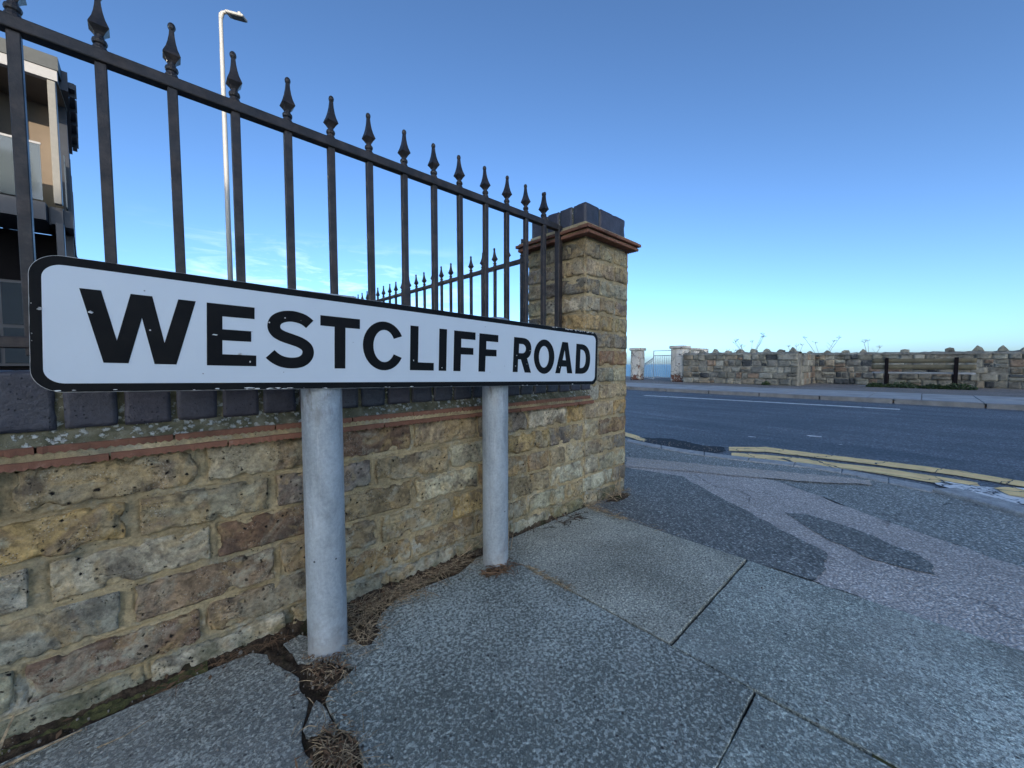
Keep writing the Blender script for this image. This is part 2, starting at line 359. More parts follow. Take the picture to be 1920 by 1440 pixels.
plain('tar', (.006, .006, .007), .75, var=.4, bump=.01)
plain('sea_far', (.05, .11, .16), .3)
plain('block_wall', (.30, .25, .19), .85, var=.15, sc=1)
plain('block_roof', (.10, .07, .06), .85, var=.2, sc=1)
plain('ground_fill', (.09, .09, .09), .95, var=.3, sc=2)

def glass(name, tint, alpha=.35, rough=.05):
    n = N(name, rough, .8)
    n.col(tint)
    tr = n.t.nodes.new('ShaderNodeBsdfTransparent'); tr.inputs[0].default_value = (.75, .85, .85, 1)
    mxs = n.t.nodes.new('ShaderNodeMixShader'); mxs.inputs[0].default_value = alpha
    out = n.t.nodes['Material Output']
    n.t.links.new(tr.outputs[0], mxs.inputs[2]); n.t.links.new(n.b.outputs[0], mxs.inputs[1]); n.t.links.new(mxs.outputs[0], out.inputs[0])
    M[name] = n.m
glass('balcony_glass', (.10, .12, .13), .35); glass('window_glass', (.03, .04, .05), .1)
plain('perforated', (.5, .53, .55), .5)

def rubble():
    n = N('rubble_stone', .93, .25)
    oi = n.info(); v = n.pos
    c = n.mix(1, oi.outputs['Color'], n.ramp(n.noise(v, 5, 7, .7, .4), [(.3, .55), (.5, 1), (.7, 1.5)]), 'MULTIPLY')
    c = n.mix(n.ramp(n.noise(n.vmath('ADD', v, (3, 3, 3)), 7, 8, .72), [(.56, 0), (.68, .7)]), c, (.36, .34, .28))
    c = n.mix(n.ramp(n.noise(n.vmath('ADD', v, (7, 1, 3)), 4, 7, .7), [(.57, 0), (.7, .75)]), c, (.03, .032, .035))
    n.col(c); n.bump(n.noise(v, 22, 8, .75), .03)
    M['rubble'] = n.m
rubble()
def rubmortar():
    n = N('rubble_mortar', .95, .2)
    c = n.ramp(n.noise(n.pos, 5, 8, .7), [(.3, (.10, .095, .08)), (.5, (.27, .25, .20)), (.7, (.44, .41, .33))])
    n.col(c); n.bump(n.noise(n.pos, 20, 8, .75), .03); M['rubble_mortar'] = n.m
rubmortar()
def render_m():
    n = N('old_render', .9, .25)
    z = n.xyz(n.pos)[2]
    c = n.ramp(n.noise(n.vec(n.pos, (1, 1, .5)), 4, 8, .7, .5), [(.3, (.42, .37, .29)), (.5, (.66, .60, .50)), (.7, (.80, .76, .67))])
    c = n.mix(n.ramp(n.vor(n.vmath('ADD', n.pos, n.vmath('MULTIPLY', n.noise(n.pos, 6, 3, .5, 0, 1), (.25, .25, .25))), 3, 'DISTANCE_TO_EDGE'), [(.01, .7), (.03, 0)]), c, (.09, .08, .07))
    m = n.ramp(n.math('ADD', n.noise(n.pos, 7, 6, .7), n.ramp(z, [(.05, .18), (.35, 0)])), [(.6, 0), (.63, 1)])
    c = n.mix(m, c, (.20, .09, .06))
    n.col(c); n.bump(n.math('SUBTRACT', n.noise(n.pos, 30, 7, .7), m), .012); M['render'] = n.m
render_m()
def sea():
    n = N('sea_water', .25, .5)
    n.col((.04, .11, .17)); n.b.inputs['IOR'].default_value = 1.33
    n.bump(n.noise(n.vec(n.pos, (.5, 1, 1)), .35, 8, .65), 1.4)
    n.rough(.35); M['sea'] = n.m
sea()

# ------------------------------------------------------------------ object helpers
def link(name, me, mat=None, parent=None, **props):
    o = bpy.data.objects.new(name, me); COL.objects.link(o)
    if mat is not None and me is not None and not me.materials: me.materials.append(M[mat] if isinstance(mat, str) else mat)
    if parent is not None: o.parent = parent
    for k, v in props.items(): o[k] = v
    return o
def thing(name, label, cat, loc=(0, 0, 0), rz=0, group=None):
    o = bpy.data.objects.new(name, None); COL.objects.link(o); o.location = loc; o.rotation_euler = (0, 0, rz)
    o.empty_display_size = .2; o['label'] = label; o['category'] = cat
    if group: o['group'] = group
    return o
def mesh(name, verts, faces, smooth=False):
    me = bpy.data.meshes.new(name); me.from_pydata([tuple(v) for v in verts], [], faces)
    if smooth: me.polygons.foreach_set('use_smooth', [True]*len(me.polygons))
    me.update(); return me
class MB:
    def __init__(s): s.v = []; s.f = []
    def add(s, vs, fs):
        b = len(s.v); s.v += [tuple(v) for v in vs]; s.f += [tuple(i+b for i in f) for f in fs]
    def box(s, x0, y0, z0, x1, y1, z1):
        s.add([(x0, y0, z0), (x1, y0, z0), (x1, y1, z0), (x0, y1, z0), (x0, y0, z1), (x1, y0, z1), (x1, y1, z1), (x0, y1, z1)],
              [(0, 3, 2, 1), (4, 5, 6, 7), (0, 1, 5, 4), (1, 2, 6, 5), (2, 3, 7, 6), (3, 0, 4, 7)])
        return s
    def tube(s, pts, rad, n=6, cap=True):
        pts = [Vector(p) for p in pts]; rs = rad if isinstance(rad, (list, tuple)) else [rad]*len(pts)
        b = len(s.v); up = Vector((.13, .21, 1)).normalized()
        for i, p in enumerate(pts):
            t = (pts[min(i+1, len(pts)-1)]-pts[max(i-1, 0)]).normalized()
            a = t.cross(up); a = a.normalized() if a.length > 1e-4 else Vector((1, 0, 0)); c = t.cross(a)
            for k in range(n):
                an = 2*PI*k/n; s.v.append(tuple(p+(a*math.cos(an)+c*math.sin(an))*rs[i]))
        for i in range(len(pts)-1):
            for k in range(n):
                s.f.append((b+i*n+k, b+i*n+(k+1) % n, b+(i+1)*n+(k+1) % n, b+(i+1)*n+k))
        if cap:
            s.f.append(tuple(b+k for k in range(n))); s.f.append(tuple(b+(len(pts)-1)*n+k for k in reversed(range(n))))
        return s
    def lathe(s, prof, n=12, c=(0, 0, 0), rot=0):
        b = len(s.v)
        for z, r in prof:
            for k in range(n):
                a = rot+2*PI*k/n; s.v.append((c[0]+r*math.cos(a), c[1]+r*math.sin(a), c[2]+z))
        for i in range(len(prof)-1):
            for k in range(n): s.f.append((b+i*n+k, b+i*n+(k+1) % n, b+(i+1)*n+(k+1) % n, b+(i+1)*n+k))
        s.f.append(tuple(b+k for k in reversed(range(n)))); s.f.append(tuple(b+(len(prof)-1)*n+k for k in range(n)))
        return s
    def me(s, name, smooth=False): return mesh(name, s.v, s.f, smooth)
def bevelled(me, w=.002, seg=1):
    bm = bmesh.new(); bm.from_mesh(me); bmesh.ops.remove_doubles(bm, verts=bm.verts, dist=1e-6)
    bmesh.ops.bevel(bm, geom=bm.edges[:], offset=w, segments=seg, affect='EDGES', profile=.5); bm.to_mesh(me); bm.free(); return me
def block(name, w, d, h, res=.01, seed=0, amp=.001, freq=60, rad=.004, chip=0., big=0., skip_back=False, resd=None):
    """a rounded, roughened box with its corner at the origin (x width, y depth, z height)"""
    nx, ny, nz = max(1, round(w/res)), max(1, round(d/(resd or res))), max(1, round(h/res))
    idx = {}; V = []; F = []; so = Vector((seed*3.71 % 97, seed*1.37 % 89, seed*7.7 % 83))
    def vert(i, j, k):
        key = (i, j, k)
        if key in idx: return idx[key]
        p = Vector((w*i/nx, d*j/ny, h*k/nz))
        r0 = min(rad, w/2.2, d/2.2, h/2.2)
        rr = r0*(1+.7*noise.noise(p*22+so)) if rad else 0
        rr = max(rr, 1e-5)
        q = Vector((min(max(p.x, rr), w-rr), min(max(p.y, rr), d-rr), min(max(p.z, rr), h-rr)))
        dv = p-q
        if dv.length > 1e-9: nd = dv.normalized(); p = q+nd*rr
        else: nd = Vector((0, 0, 0))
        fa = Vector(((-1 if i == 0 else 1 if i == nx else 0), (-1 if j == 0 else 1 if j == ny else 0), (-1 if k == 0 else 1 if k == nz else 0)))
        n = nd if nd.length > .5 else fa.normalized()
        nedge = abs(fa.x)+abs(fa.y)+abs(fa.z)
        disp = amp*noise.fractal(p*freq+so, 1., 2., 3)
        if big: disp += big*noise.noise(p*freq*.22+so)
        if chip:
            c = noise.noise(p*34+so*1.3)
            e = min(p.x, w-p.x, h-p.z, p.z+.0)
            if c > .12: disp -= (c-.12)*chip*max(0, 1-max(0, e)/.016)*2.2
            c2 = noise.noise(p*70+so*2.1)
            if c2 > .42: disp -= (c2-.42)*chip*1.2
        p = p+n*disp
        idx[key] = len(V); V.append(p); return idx[key]
    for i in range(nx):
        for k in range(nz):
            F.append((vert(i, 0, k), vert(i+1, 0, k), vert(i+1, 0, k+1), vert(i, 0, k+1)))
            if not skip_back: F.append((vert(i, ny, k), vert(i, ny, k+1), vert(i+1, ny, k+1), vert(i+1, ny, k)))
    for j in range(ny):
        for k in range(nz):
            F.append((vert(0, j, k), vert(0, j, k+1), vert(0, j+1, k+1), vert(0, j+1, k)))
            F.append((vert(nx, j, k), vert(nx, j+1, k), vert(nx, j+1, k+1), vert(nx, j, k+1)))
    for i in range(nx):
        for j in range(ny):
            F.append((vert(i, j, 0), vert(i, j+1, 0), vert(i+1, j+1, 0), vert(i+1, j, 0)))
            F.append((vert(i, j, nz), vert(i+1, j, nz), vert(i+1, j+1, nz), vert(i, j+1, nz)))
    return mesh(name, V, F, True)
def sheet(name, pts, z, edge=0., th=0., seg=.02, seed=0, bev=0.):
    """flat polygon with ragged edge; th = thickness below z"""
    P = []; n = len(pts)
    ar = sum(pts[i][0]*pts[(i+1) % n][1]-pts[(i+1) % n][0]*pts[i][1] for i in range(n))
    if ar < 0: pts = list(reversed(pts))
    for i in range(n):
        a = Vector(pts[i]); b = Vector(pts[(i+1) % n]); k = max(1, int((b-a).length/seg)) if edge else 1
        nn = Vector((b.y-a.y, a.x-b.x)).normalized() if (b-a).length > 0 else Vector((0, 0))
        for j in range(k):
            p = a+(b-a)*j/k
            if edge: p = p+nn*edge*(noise.fractal(Vector((p.x, p.y, seed))*14, 1, 2, 3)+.5*noise.noise(Vector((p.x, p.y, seed))*60))
            P.append(p)
    m = len(P); bm = bmesh.new()
    if th:
        ins = []
        for i in range(m):
            t = (P[(i+1) % m]-P[i-1]); t = t.normalized() if t.length > 0 else Vector((1, 0)); ins.append(P[i]+Vector((-t.y, t.x))*bev)
        top = [bm.verts.new((p.x, p.y, z)) for p in ins]; mid = [bm.verts.new((p.x, p.y, z-bev*.8)) for p in P]; bot = [bm.verts.new((p.x, p.y, z-th)) for p in P]
        for i in range(m):
            j = (i+1) % m
            if bev: bm.faces.new((mid[i], mid[j], top[j], top[i]))
            bm.faces.new((bot[i], bot[j], mid[j], mid[i]))
        bm.faces.new(top)
    else: bm.faces.new([bm.verts.new((p.x, p.y, z)) for p in P])
    bmesh.ops.triangulate(bm, faces=[f for f in bm.faces if len(f.verts) > 4])
    me = bpy.data.meshes.new(name); bm.to_mesh(me); bm.free(); return me
def relief(u0, u1, v0, v1, res, fn, name='relief'):
    nu, nv = max(2, int((u1-u0)/res)), max(2, int((v1-v0)/res)); V = []; F = []
    for j in range(nv+1):
        for i in range(nu+1): V.append(fn(u0+(u1-u0)*i/nu, v0+(v1-v0)*j/nv))
    for j in range(nv):
        for i in range(nu): a = j*(nu+1)+i; F.append((a, a+1, a+nu+2, a+nu+1))
    return mesh(name, V, F, True)
def fbm(x, y, z, f=10, o=4): return noise.fractal(Vector((x, y, z))*f, 1., 2., o)

PAL = dict(n=(.32, .25, .14), c=(.46, .40, .27), k=(.24, .20, .145), d=(.18, .155, .12), p=(.22, .135, .085), y=(.40, .315, .18), o=(.41, .28, .12),
           g=(.34, .29, .175), r=(.33, .24, .135), w=(.45, .395, .27), G=(.41, .385, .27), W=(.49, .44, .30), m=(.29, .22, .13))
def tint(c, s=.12):
    f = 1+rng.uniform(-s, s); return (c[0]*f*(1+rng.uniform(-.05, .05)), c[1]*f, c[2]*f*(1+rng.uniform(-.08, .08)), 1)

# ------------------------------------------------------------------ the setting
def struct(name, me, mat): return link(name, me, mat, None, kind='structure')
WY = .937
# land (falls away as a cliff beyond the sea wall) and the water far below
bm = MB(); bm.add([(-400, -400, -.06), (8.3, -400, -.06), (8.3, 400, -.06), (-400, 400, -.06)], [(0, 1, 2, 3)])
struct('ground', bm.me('ground'), 'ground_fill')
bm = MB(); bm.add([(15.5, -400, -.05), (15.5, 400, -.05), (17.5, 400, -13), (17.5, -400, -13)], [(0, 3, 2, 1)])
struct('cliff', bm.me('cliff'), 'ground_fill')
V = [(14, -30000, -12), (30000, -30000, -12), (30000, 30000, -12), (14, 30000, -12)]
struct('sea', mesh('sea', V, [(0, 1, 2, 3)]), 'sea')
# main road
struct('road', mesh('road', [(2.3, -60, -.02), (8.55, -60, -.02), (8.55, 60, -.02), (2.3, 60, -.02)], [(0, 1, 2, 3)]), 'road')

FT = link('footway', None, kind='structure')
foot = [(-6, -2.5), (2.45, -2.5), (2.40, -.45), (2.505, -.295), (2.694, -.081), (2.735, .083), (2.783, .249), (2.80, .441), (2.73, .637), (2.66, .849), (2.65, .981), (2.64, 1.265), (2.68, 1.56), (2.9, 2.2), (3.1, 3.2), (3.1, 30),
        (1.0, 30), (1.0, 3), (1.6, .95), (-6, .93)]
link('tarmac_surface', sheet('tarmac_surface', [(1.27, -2.5)]+foot[1:16]+[(1.5, 30), (1.5, .95), (1.27, .95)], -.010, 0), 'footway_tarmac', FT)
link('bedding', sheet('bedding', [(-6, -2.5), (1.29, -2.5), (1.29, .95), (-6, .95)], -.011, 0), 'dirt', FT)
link('crack_fill', relief(.12, .36, .50, .94, .003, lambda x, y: (x, y, -.0075+.0035*fbm(x, y, 5, 45, 4)), 'crack_fill'), 'dirt', FT)
link('tarmac_tone', sheet('p', [(2.193, 1.273), (2.36, .84), (2.306, .487), (2.145, .257), (1.997, .055), (1.91, -.097), (1.84, -.223), (1.70, -.52), (1.5, -.9), (1.281, -.9),
     (1.287, -.1), (1.300, .185), (1.528, .183), (1.793, .551), (2.028, .85), (1.973, 1.145)], -.0075, .014, seg=.012, seed=3), 'tarmac_reflected_light', FT, label='pinkish reflected light painted on the tarmac')  # pool of reflected light laid as a tinted sheet
link('tarmac_tone', sheet('p', [(1.60, 1.25), (1.93, 1.20), (1.985, 1.05), (2.028, .85), (1.793, .551), (1.528, .183), (1.322, .178), (1.300, .195), (1.292, .336), (1.292, .93), (1.60, .93)], -.0055, .011, seg=.012, seed=5), 'tarmac_dark', FT, label='dark area of tarmac beside the pillar')  # darker footway tone next to the pillar
link('tarmac_tone', sheet('p', [(1.822, .36), (1.87, .3), (1.85, .219), (1.794, .099), (1.726, -.003), (1.674, -.042), (1.588, -.049), (1.576, .017), (1.575, .084), (1.646, .193), (1.745, .291)], -.005, .013, seg=.012, seed=8), 'tarmac_dark', FT, label='long dark oval in the painted light on the tarmac')  # unlit oval inside the painted reflection, laid as a darker sheet
link('striped_light', sheet('p', [(2.193, 1.273), (2.399, .765), (2.566, .4), (2.659, .156), (2.56, .16), (2.40, .36), (2.27, .60), (2.14, .88), (1.98, 1.15)], -.0045, .014, seg=.012, seed=9), 'tarmac_striped_light', FT, label='pale striped band of reflected light painted on the tarmac')  # striped reflected light drawn as a pale sheet
# paving slabs
PV = link('pavement', None, kind='structure')
def pslab(pts, mat, z=0, edge=.0016, seed=0, name='paving_slab', th=.03): return link(name, sheet(name, pts, z, edge, th, .012, seed, .0013), mat, PV)
pslab([(.776, .343), (1.286, .343), (1.288, .926), (.776, .930), (.776, .80)], 'slab_gravelly', .0, seed=1)
pslab([(.776, -.56), (1.283, -.56), (1.286, .337), (.776, .337)], 'slab_blue', -.002, seed=2)
pslab([(.776, -1.46), (1.283, -1.46), (1.283, -.566), (.776, -.566)], 'slab_gravelly', -.001, seed=22)
pslab([(.770, .186), (.770, .60), (.769, .757), (.775, .83), (.755, .90), (.70, .905), (.655, .885), (.609, .868), (.513, .877), (.43, .878), (.376, .85), (.339, .809), (.325, .78), (.303, .741), (.269, .729), (.251, .721), (.219, .712), (.203, .691), (.202, .655), (.201, .622), (.208, .604), (.215, .58), (.205, .534), (.19, .48), (.20, .186)], 'slab_weathered', 0, .002, 3)
pslab([(.20, -.40), (.770, -.40), (.770, .1825), (.20, .1825)], 'slab_blue', -.003, seed=4)
pslab([(.20, -1.3), (.770, -1.3), (.770, -.406), (.20, -.406)], 'slab_weathered', -.003, seed=41)
pslab([(-1.6, .90), (-.30, .905), (-.183, .908), (-.115, .906), (-.022, .913), (.069, .918), (.13, .915), (.158, .88), (.160, .85), (.170, .817), (.182, .781), (.176, .745), (.182, .715), (.174, .693), (.156, .663), (.15, .64), (.15, .616), (.155, .593), (.168, .567), (.18, .5), (.193, .186), (.193, -.4), (-1.6, -.4)], 'slab_old', -.002, .003, 5)
pslab([(-1.6, -1.3), (.193, -1.3), (.193, -.406), (-1.6, -.406)], 'slab_old', -.002, seed=6)
for k, (pts, zz) in enumerate([([(.192, .708), (.197, .663), (.2, .624), (.191, .62), (.16, .647), (.161, .663), (.178, .687)], -.004),
                 ([(.185, .90), (.217, .906), (.227, .882), (.215, .801), (.191, .823), (.187, .86)], -.003),
                 ([(.300, .862), (.325, .85), (.338, .815), (.328, .78), (.312, .748), (.300, .742), (.269, .735), (.251, .759), (.223, .795), (.237, .871)], -.002)
                 ]):
    pslab(pts, 'slab_old', zz, .004, 30+k, 'concrete_fragment')
    
# near kerb, laid as separate stones
def strip_pts(outer, inner, t0, t1):
    def at(pl, t):
        n = len(pl)-1; x = t*n; i = min(int(x), n-1); f = x-i
        return (pl[i][0]+(pl[i+1][0]-pl[i][0])*f, pl[i][1]+(pl[i+1][1]-pl[i][1])*f)
    k = 6; o = [at(outer, t0+(t1-t0)*j/k) for j in range(k+1)]; i_ = [at(inner, t0+(t1-t0)*j/k) for j in range(k+1)]
    return o+i_[::-1]
ko = [(3.2, 3.2), (2.98, 2.3), (2.76, 1.65), (2.704, 1.38), (2.69, 1.1), (2.72, .849), (2.775, .637), (2.84, .441), (2.83, .249), (2.775, .083), (2.745, -.063)]
ki = [(3.08, 3.2), (2.87, 2.3), (2.66, 1.60), (2.60, 1.33), (2.59, 1.05), (2.615, .826), (2.675, .622), (2.735, .432), (2.72, .241), (2.655, .08), (2.615, -.054)]
KB = link('kerb', None, kind='structure')
nk = 9
for i in range(nk):
    link('kerb_stone', sheet('kerb_stone', strip_pts(ko, ki, i/nk+.001, (i+1)/nk-.001), -.004, .002, .05, .03, i, .004), 'kerb', KB)
for i in range(4):
    d = Vector((-.62, -.78)); a = Vector((2.70, -.09))+d*i*.6; b = a+d*.592; nn = Vector((.78, -.62))*.062
    link('kerb_stone', sheet('kerb_stone', [tuple(a+nn), tuple(b+nn), tuple(b-nn), tuple(a-nn)], .006+.004*i, .002, .06, .03, 20+i, .006), 'kerb', KB)
# far pavement with kerb and slabs
asphalt('far_tarmac', (.20, .175, .15), (.48, .43, .38))
FP = link('far_pavement', None, kind='structure')
link('pavement_surface', mesh('s', [(8.4, -60, .038), (16, -60, .038), (16, 60, .038), (8.4, 60, .038)], [(0, 1, 2, 3)]), 'far_tarmac', FP)
for i in range(34):
    y = 12-i*.9
    link('kerb_stone', block('kerb_stone', .15, .885, .10, .15, i, .002, 9, .012), 'kerb_far', FP) if False else None
plain('far_kerb', (.24, .23, .21), .85, var=.35, sc=5, bump=.004)
kme = block('kerb_stone', .15, .886, .10, .075, 3, .001, 9, .010)
for i in range(26):
    o = link('kerb_stone', kme, 'far_kerb', FP); o.location = (8.33+rng.uniform(-.004, .004), 12-i*.9, -.05+rng.uniform(-.004, .004))
plain('far_slab', (.36, .355, .335), .85, var=.3, sc=3, bump=.004)
sl = block('paving_slab', .886, .592, .05, .3, 5, .0, 5, .006)
for me_ in (sl, kme): me_.polygons.foreach_set('use_smooth', [False]*len(me_.polygons))
for i in range(40):
    for j in range(2):
        yy = 12-i*.6
        if -6 < yy: o = link('paving_slab', sl, 'far_slab', FP); o.location = (8.50+j*.895, yy, .0+rng.uniform(-.003, .003))
# painted markings
PM = link('road_markings', None, kind='structure')
def bandpoly(a, b): return a+b[::-1]
link('yellow_line', sheet('y', bandpoly([(3.05, .945), (3.243, .756), (3.26, .399), (3.30, .103), (3.315, -.151), (3.244, -.40), (3.1, -.8), (2.95, -1.3)],
     [(2.91, .90), (3.07, .705), (3.118, .385), (3.15, .098), (3.16, -.147), (3.10, -.38), (2.97, -.78), (2.82, -1.3)]), -.015, .009, seed=1), 'yellow_paint', PM)
link('yellow_line', sheet('y', bandpoly([(2.86, .87), (2.96, .70), (3.02, .50), (3.025, .33), (3.075, .16), (3.06, -.067), (3.043, -.212)],
     [(2.765, .84), (2.805, .69), (2.87, .50), (2.885, .33), (2.905, .17), (2.885, .0), (2.885, -.204)]), -.015, .009, seed=2), 'yellow_paint', PM)
link('yellow_line', sheet('y', [(3.25, 2.6), (3.13, 2.0), (3.016, 1.70), (2.86, 1.475), (2.78, 1.47), (2.90, 1.72), (3.02, 2.05), (3.13, 2.6)], -.015, .012, seed=3), 'yellow_paint', PM)
link('yellow_line', sheet('y', [(2.948, -.258), (3.033, -.316), (2.976, -.40), (2.849, -.40), (2.832, -.291)], -.010, .012, seed=4), 'yellow_paint', PM)
link('white_splash', sheet('y', [(2.868, -.057), (2.944, -.109), (2.954, -.166), (2.973, -.26), (3.06, -.354), (3.0, -.52), (2.80, -.55), (2.72, -.36), (2.70, -.252), (2.727, -.192), (2.751, -.156), (2.808, -.105)], -.0135, .022, seed=6), 'white_splash', PM)
link('centre_line', sheet('y', [(6.86, 3.66), (7.00, 3.66), (7.34, .19), (7.20, .19)], -.015, .004, seed=7), 'white_paint', PM)
link('centre_line', sheet('y', [(7.68, -3.2), (7.80, -3.2), (8.0, -6.2), (7.88, -6.2)], -.015, .004, seed=7), 'white_paint', PM)
for k, (x, y, a, b) in enumerate([(4.03, .60, .035, .06), (3.75, .40, .012, .02), (3.62, .95, .012, .03)]):
    link('paint_mark', sheet('y', [(x+a*math.cos(t), y+b*math.sin(t)) for t in np.linspace(0, 2*PI, 9)[:-1]], -.0155, .02, seed=40+k), 'white_splash', PM)
link('tar_patch', sheet('t', [(2.80, 1.60), (2.917, 1.60), (3.06, 1.361), (2.97, 1.071), (3.02, .97), (2.90, .92), (2.76, .95), (2.70, 1.10), (2.70, 1.376)], -.0165, .02, seed=12), 'tar', PM)
g = MB()
for i in range(150):
    x = rng.gauss(2.84, .06); y = rng.uniform(.95, 1.6); s = rng.uniform(.0015, .005)
    g.lathe([(0, s), (s*.8, s*.6)], 5, (x, y, -.017))
link('grit', g.me('grit'), 'pebble', PM, kind='stuff')

# ------------------------------------------------------------------ brick boundary wall
WALL = thing('brick_wall', 'low yellow stock brick garden wall with red creasing tiles and blue brick coping, behind the street nameplate', 'wall')
beds = [.430, .353, .275, .199, .121, .048, -.022, -.095]
rows = {0: [(-.60, -.39, 'g'), (-.375, -.175, 'k'), (-.160, .059, 'n'), (.074, .288, 'w'), (.303, .505, 'p'), (.516, .725, 'y'), (.738, .948, 'd'), (.958, 1.167, 'c'), (1.180, 1.277, 'o')],
        1: [(-.49, -.27, 'y'), (-.255, -.041, 'o'), (-.023, .173, 'g'), (.190, .394, 'k'), (.408, .622, 'y'), (.634, .847, 'G'), (.860, 1.066, 'o'), (1.078, 1.276, 'd')],
        2: [(-.60, -.37, 'g'), (-.355, -.150, 'w'), (-.130, .073, 'w'), (.086, .288, 'p'), (.301, .510, 'r'), (.522, .731, 'W'), (.742, .948, 'o'), (.961, 1.066, 'r'), (1.076, 1.162, 'y'), (1.175, 1.277, 'c')],
        3: [(-.49, -.28, 'y'), (-.265, -.051, 'G'), (-.034, .180, 'r'), (.194, .405, 'm'), (.420, .632, 'y'), (.645, .850, 'o'), (.862, 1.066, 'y'), (1.080, 1.276, 'W')],
        4: [(-.60, -.40, 'y'), (-.385, -.172, 'G'), (-.159, .053, 'p'), (.065, .275, 'r'), (.290, .503, 'o'), (.521, .719, 'm'), (.732, .950, 'r'), (.964, 1.166, 'G'), (1.180, 1.277, 'y')],
        5: [(-.49, -.26, 'G'), (-.245, -.028, 'G'), (-.019, .196, 'W'), (.209, .420, 'w'), (.432, .640, 'G'), (.652, .862, 'g'), (.874, 1.07, 'W'), (1.083, 1.277, 'y')],
        6: [(-.60, -.16, 'g')]}
rows[6] = [(-.60+i*.225, -.388+i*.225, 'g') for i in range(8)]
bseed = 0
OUT = {r: [] for r in rows}
for r, L_ in rows.items():
    x = L_[0][0]
    pre = []
    while x > -1.3: pre.append((x-.225, x-.012, rng.choice('yogkrGw'))); x -= .225
    for (x0, x1, c) in pre+L_:
        bseed += 1; zt, zb = beds[r]-.006, beds[r+1]+.005
        near = x1 > -.25; OUT[r].append((x0, x1, zb, zt))
        me = block('brick', x1-x0, .05, zt-zb, .0045 if near and x0 < .55 else .007 if near else .03, bseed, .0021, 55, .0028, .016, .0016, True, .016)
        o = link('brick', me, 'stock', WALL); o.location = (x0+rng.uniform(-.001, .001), WY+rng.uniform(-.003, .002), zb+rng.uniform(-.0012, .0012)); o.rotation_euler = (0, R(rng.uniform(-.35, .35)), R(rng.uniform(-.3, .3))); o.color = tint(PAL[c])
def mort(x, z):
    y = WY+.0060-.0028*fbm(x, 3, z, 24, 5)-.0012*noise.noise(Vector((x*150, 1, z*150)))-.006*max(0, noise.noise(Vector((x*13, 5, z*26)))-.22)
    if z > .40: y += (z-.40)*.15
    for r in OUT:
        if beds[r+1]-.004 <= z <= beds[r]+.004:
            for (a, b, c, d) in OUT[r]:
                if a-.004 < x < b+.004:
                    e = max(a-x, x-b, c-z, z-d)
                    if abs(e) < .0035: y += .0055*(1-abs(e)/.0035)*max(0, .45+1.6*noise.noise(Vector((x*22, z*40, 8))))
    return (x, y, z)
link('mortar', relief(-.32, 1.283, -.06, .432, .0026, mort, 'mortar'), 'mortar', WALL)
bm = MB(); bm.box(-1.9, WY+.012, -.1, 1.29, WY+.215, .475); link('wall_core', bm.me('wall_core'), 'mortar', WALL)
# creasing tiles: two courses, ragged nibs under the front edge
def tile(wd, seed, nib=.011):
    mb = MB(); n = int(wd/(nib/2)); d = .05; h = .0125; r_ = random.Random(seed); V = []; F = []
    off = r_.uniform(0, 1)
    for i in range(n+1):
        x = wd*i/n; ph = ((x/nib+off) % 1)
        zb = (0 if ph < .5 else .0032)+r_.uniform(-.0007, .0007)
        fy = r_.uniform(-.0006, .0006)+.0015*noise.noise(Vector((x*30, seed, 0)))
        zt = h+r_.uniform(-.0004, .0004)
        V += [(x, fy, zb), (x, fy, zt-.001), (x, fy+.0015, zt), (x, d, zt), (x, d, .004), (x, fy+.012, zb)]
    for i in range(n):
        a = i*6; b = a+6
        for q in range(5): F.append((a+q, b+q, b+q+1, a+q+1))
        F.append((a+5, b+5, b, a))
    F += [(0, 1, 2, 3, 4, 5), tuple(n*6+q for q in (5, 4, 3, 2, 1, 0))]
    return mesh('tile', V, F)
x = -1.38-.023
while x < 1.30:
    x1 = min(x+.1583, 1.318); o = link('creasing_tile', tile(x1-x-.0022, int(x*999)), 'clay', WALL); o.location = (x, .9185+rng.uniform(-.001, .001), .4465+rng.uniform(-.0006, .0006)); x += .159
x = -1.38-.104
while x < 1.30:
    x1 = min(x+.1583, 1.322); o = link('creasing_tile', tile(x1-x-.0022, int(x*777)), 'clay', WALL); o.location = (x, .9165+rng.uniform(-.001, .001), .4255+rng.uniform(-.0006, .0006)); x += .159
link('tile_bedding', relief(-1.5, 1.315, .433, .449, .004, lambda x, z: (x, .921-.0018*fbm(x, 9, z, 40), z), 'tb'), 'mortar', WALL)
def fil(x, t): # sloping mortar bed, t 0..1
    return (x, .9215+.017*t-.0035*fbm(x, t*.02, 7, 36), .4575+.0255*t+.0028*fbm(x, t*.03, 2, 30))
nu = 520; V = []; F = []
for j in range(9):
    for i in range(nu+1): V.append(fil(-.6+1.9*i/nu, j/8))
for j in range(8):
    for i in range(nu): a = j*(nu+1)+i; F.append((a, a+1, a+nu+2, a+nu+1))
link('mortar_bed', mesh('mortar_bed', V, F, True), 'lichen_mortar', WALL)
# blue engineering brick coping set on edge
bx0 = -.1765-.0681*14
bluem = [block('blue_brick', .0605, .205, .094, .0075, 900+i, .0004, 60, .0025, .002, 0) for i in range(5)]
k = 0
while bx0+k*.0681 < 1.262:
    xx = bx0+k*.0681
    o = link('coping_brick', bluem[k % 5], 'blue', WALL); o.location = (xx+.0045, .9325+rng.uniform(-.0015, .0015), .4805+rng.uniform(-.001, .001)); k += 1
def cj(x, z): return (x, .9385-.003*fbm(x, 2, z, 60), z)
link('coping_joints', relief(-.7, 1.275, .472, .569, .004, cj, 'cj'), 'lichen_mortar', WALL)
bm = MB(); bm.box(-1.2, .941, .47, 1.275, 1.13, .570); link('coping_core', bm.me('coping_core'), 'lichen_mortar', WALL)

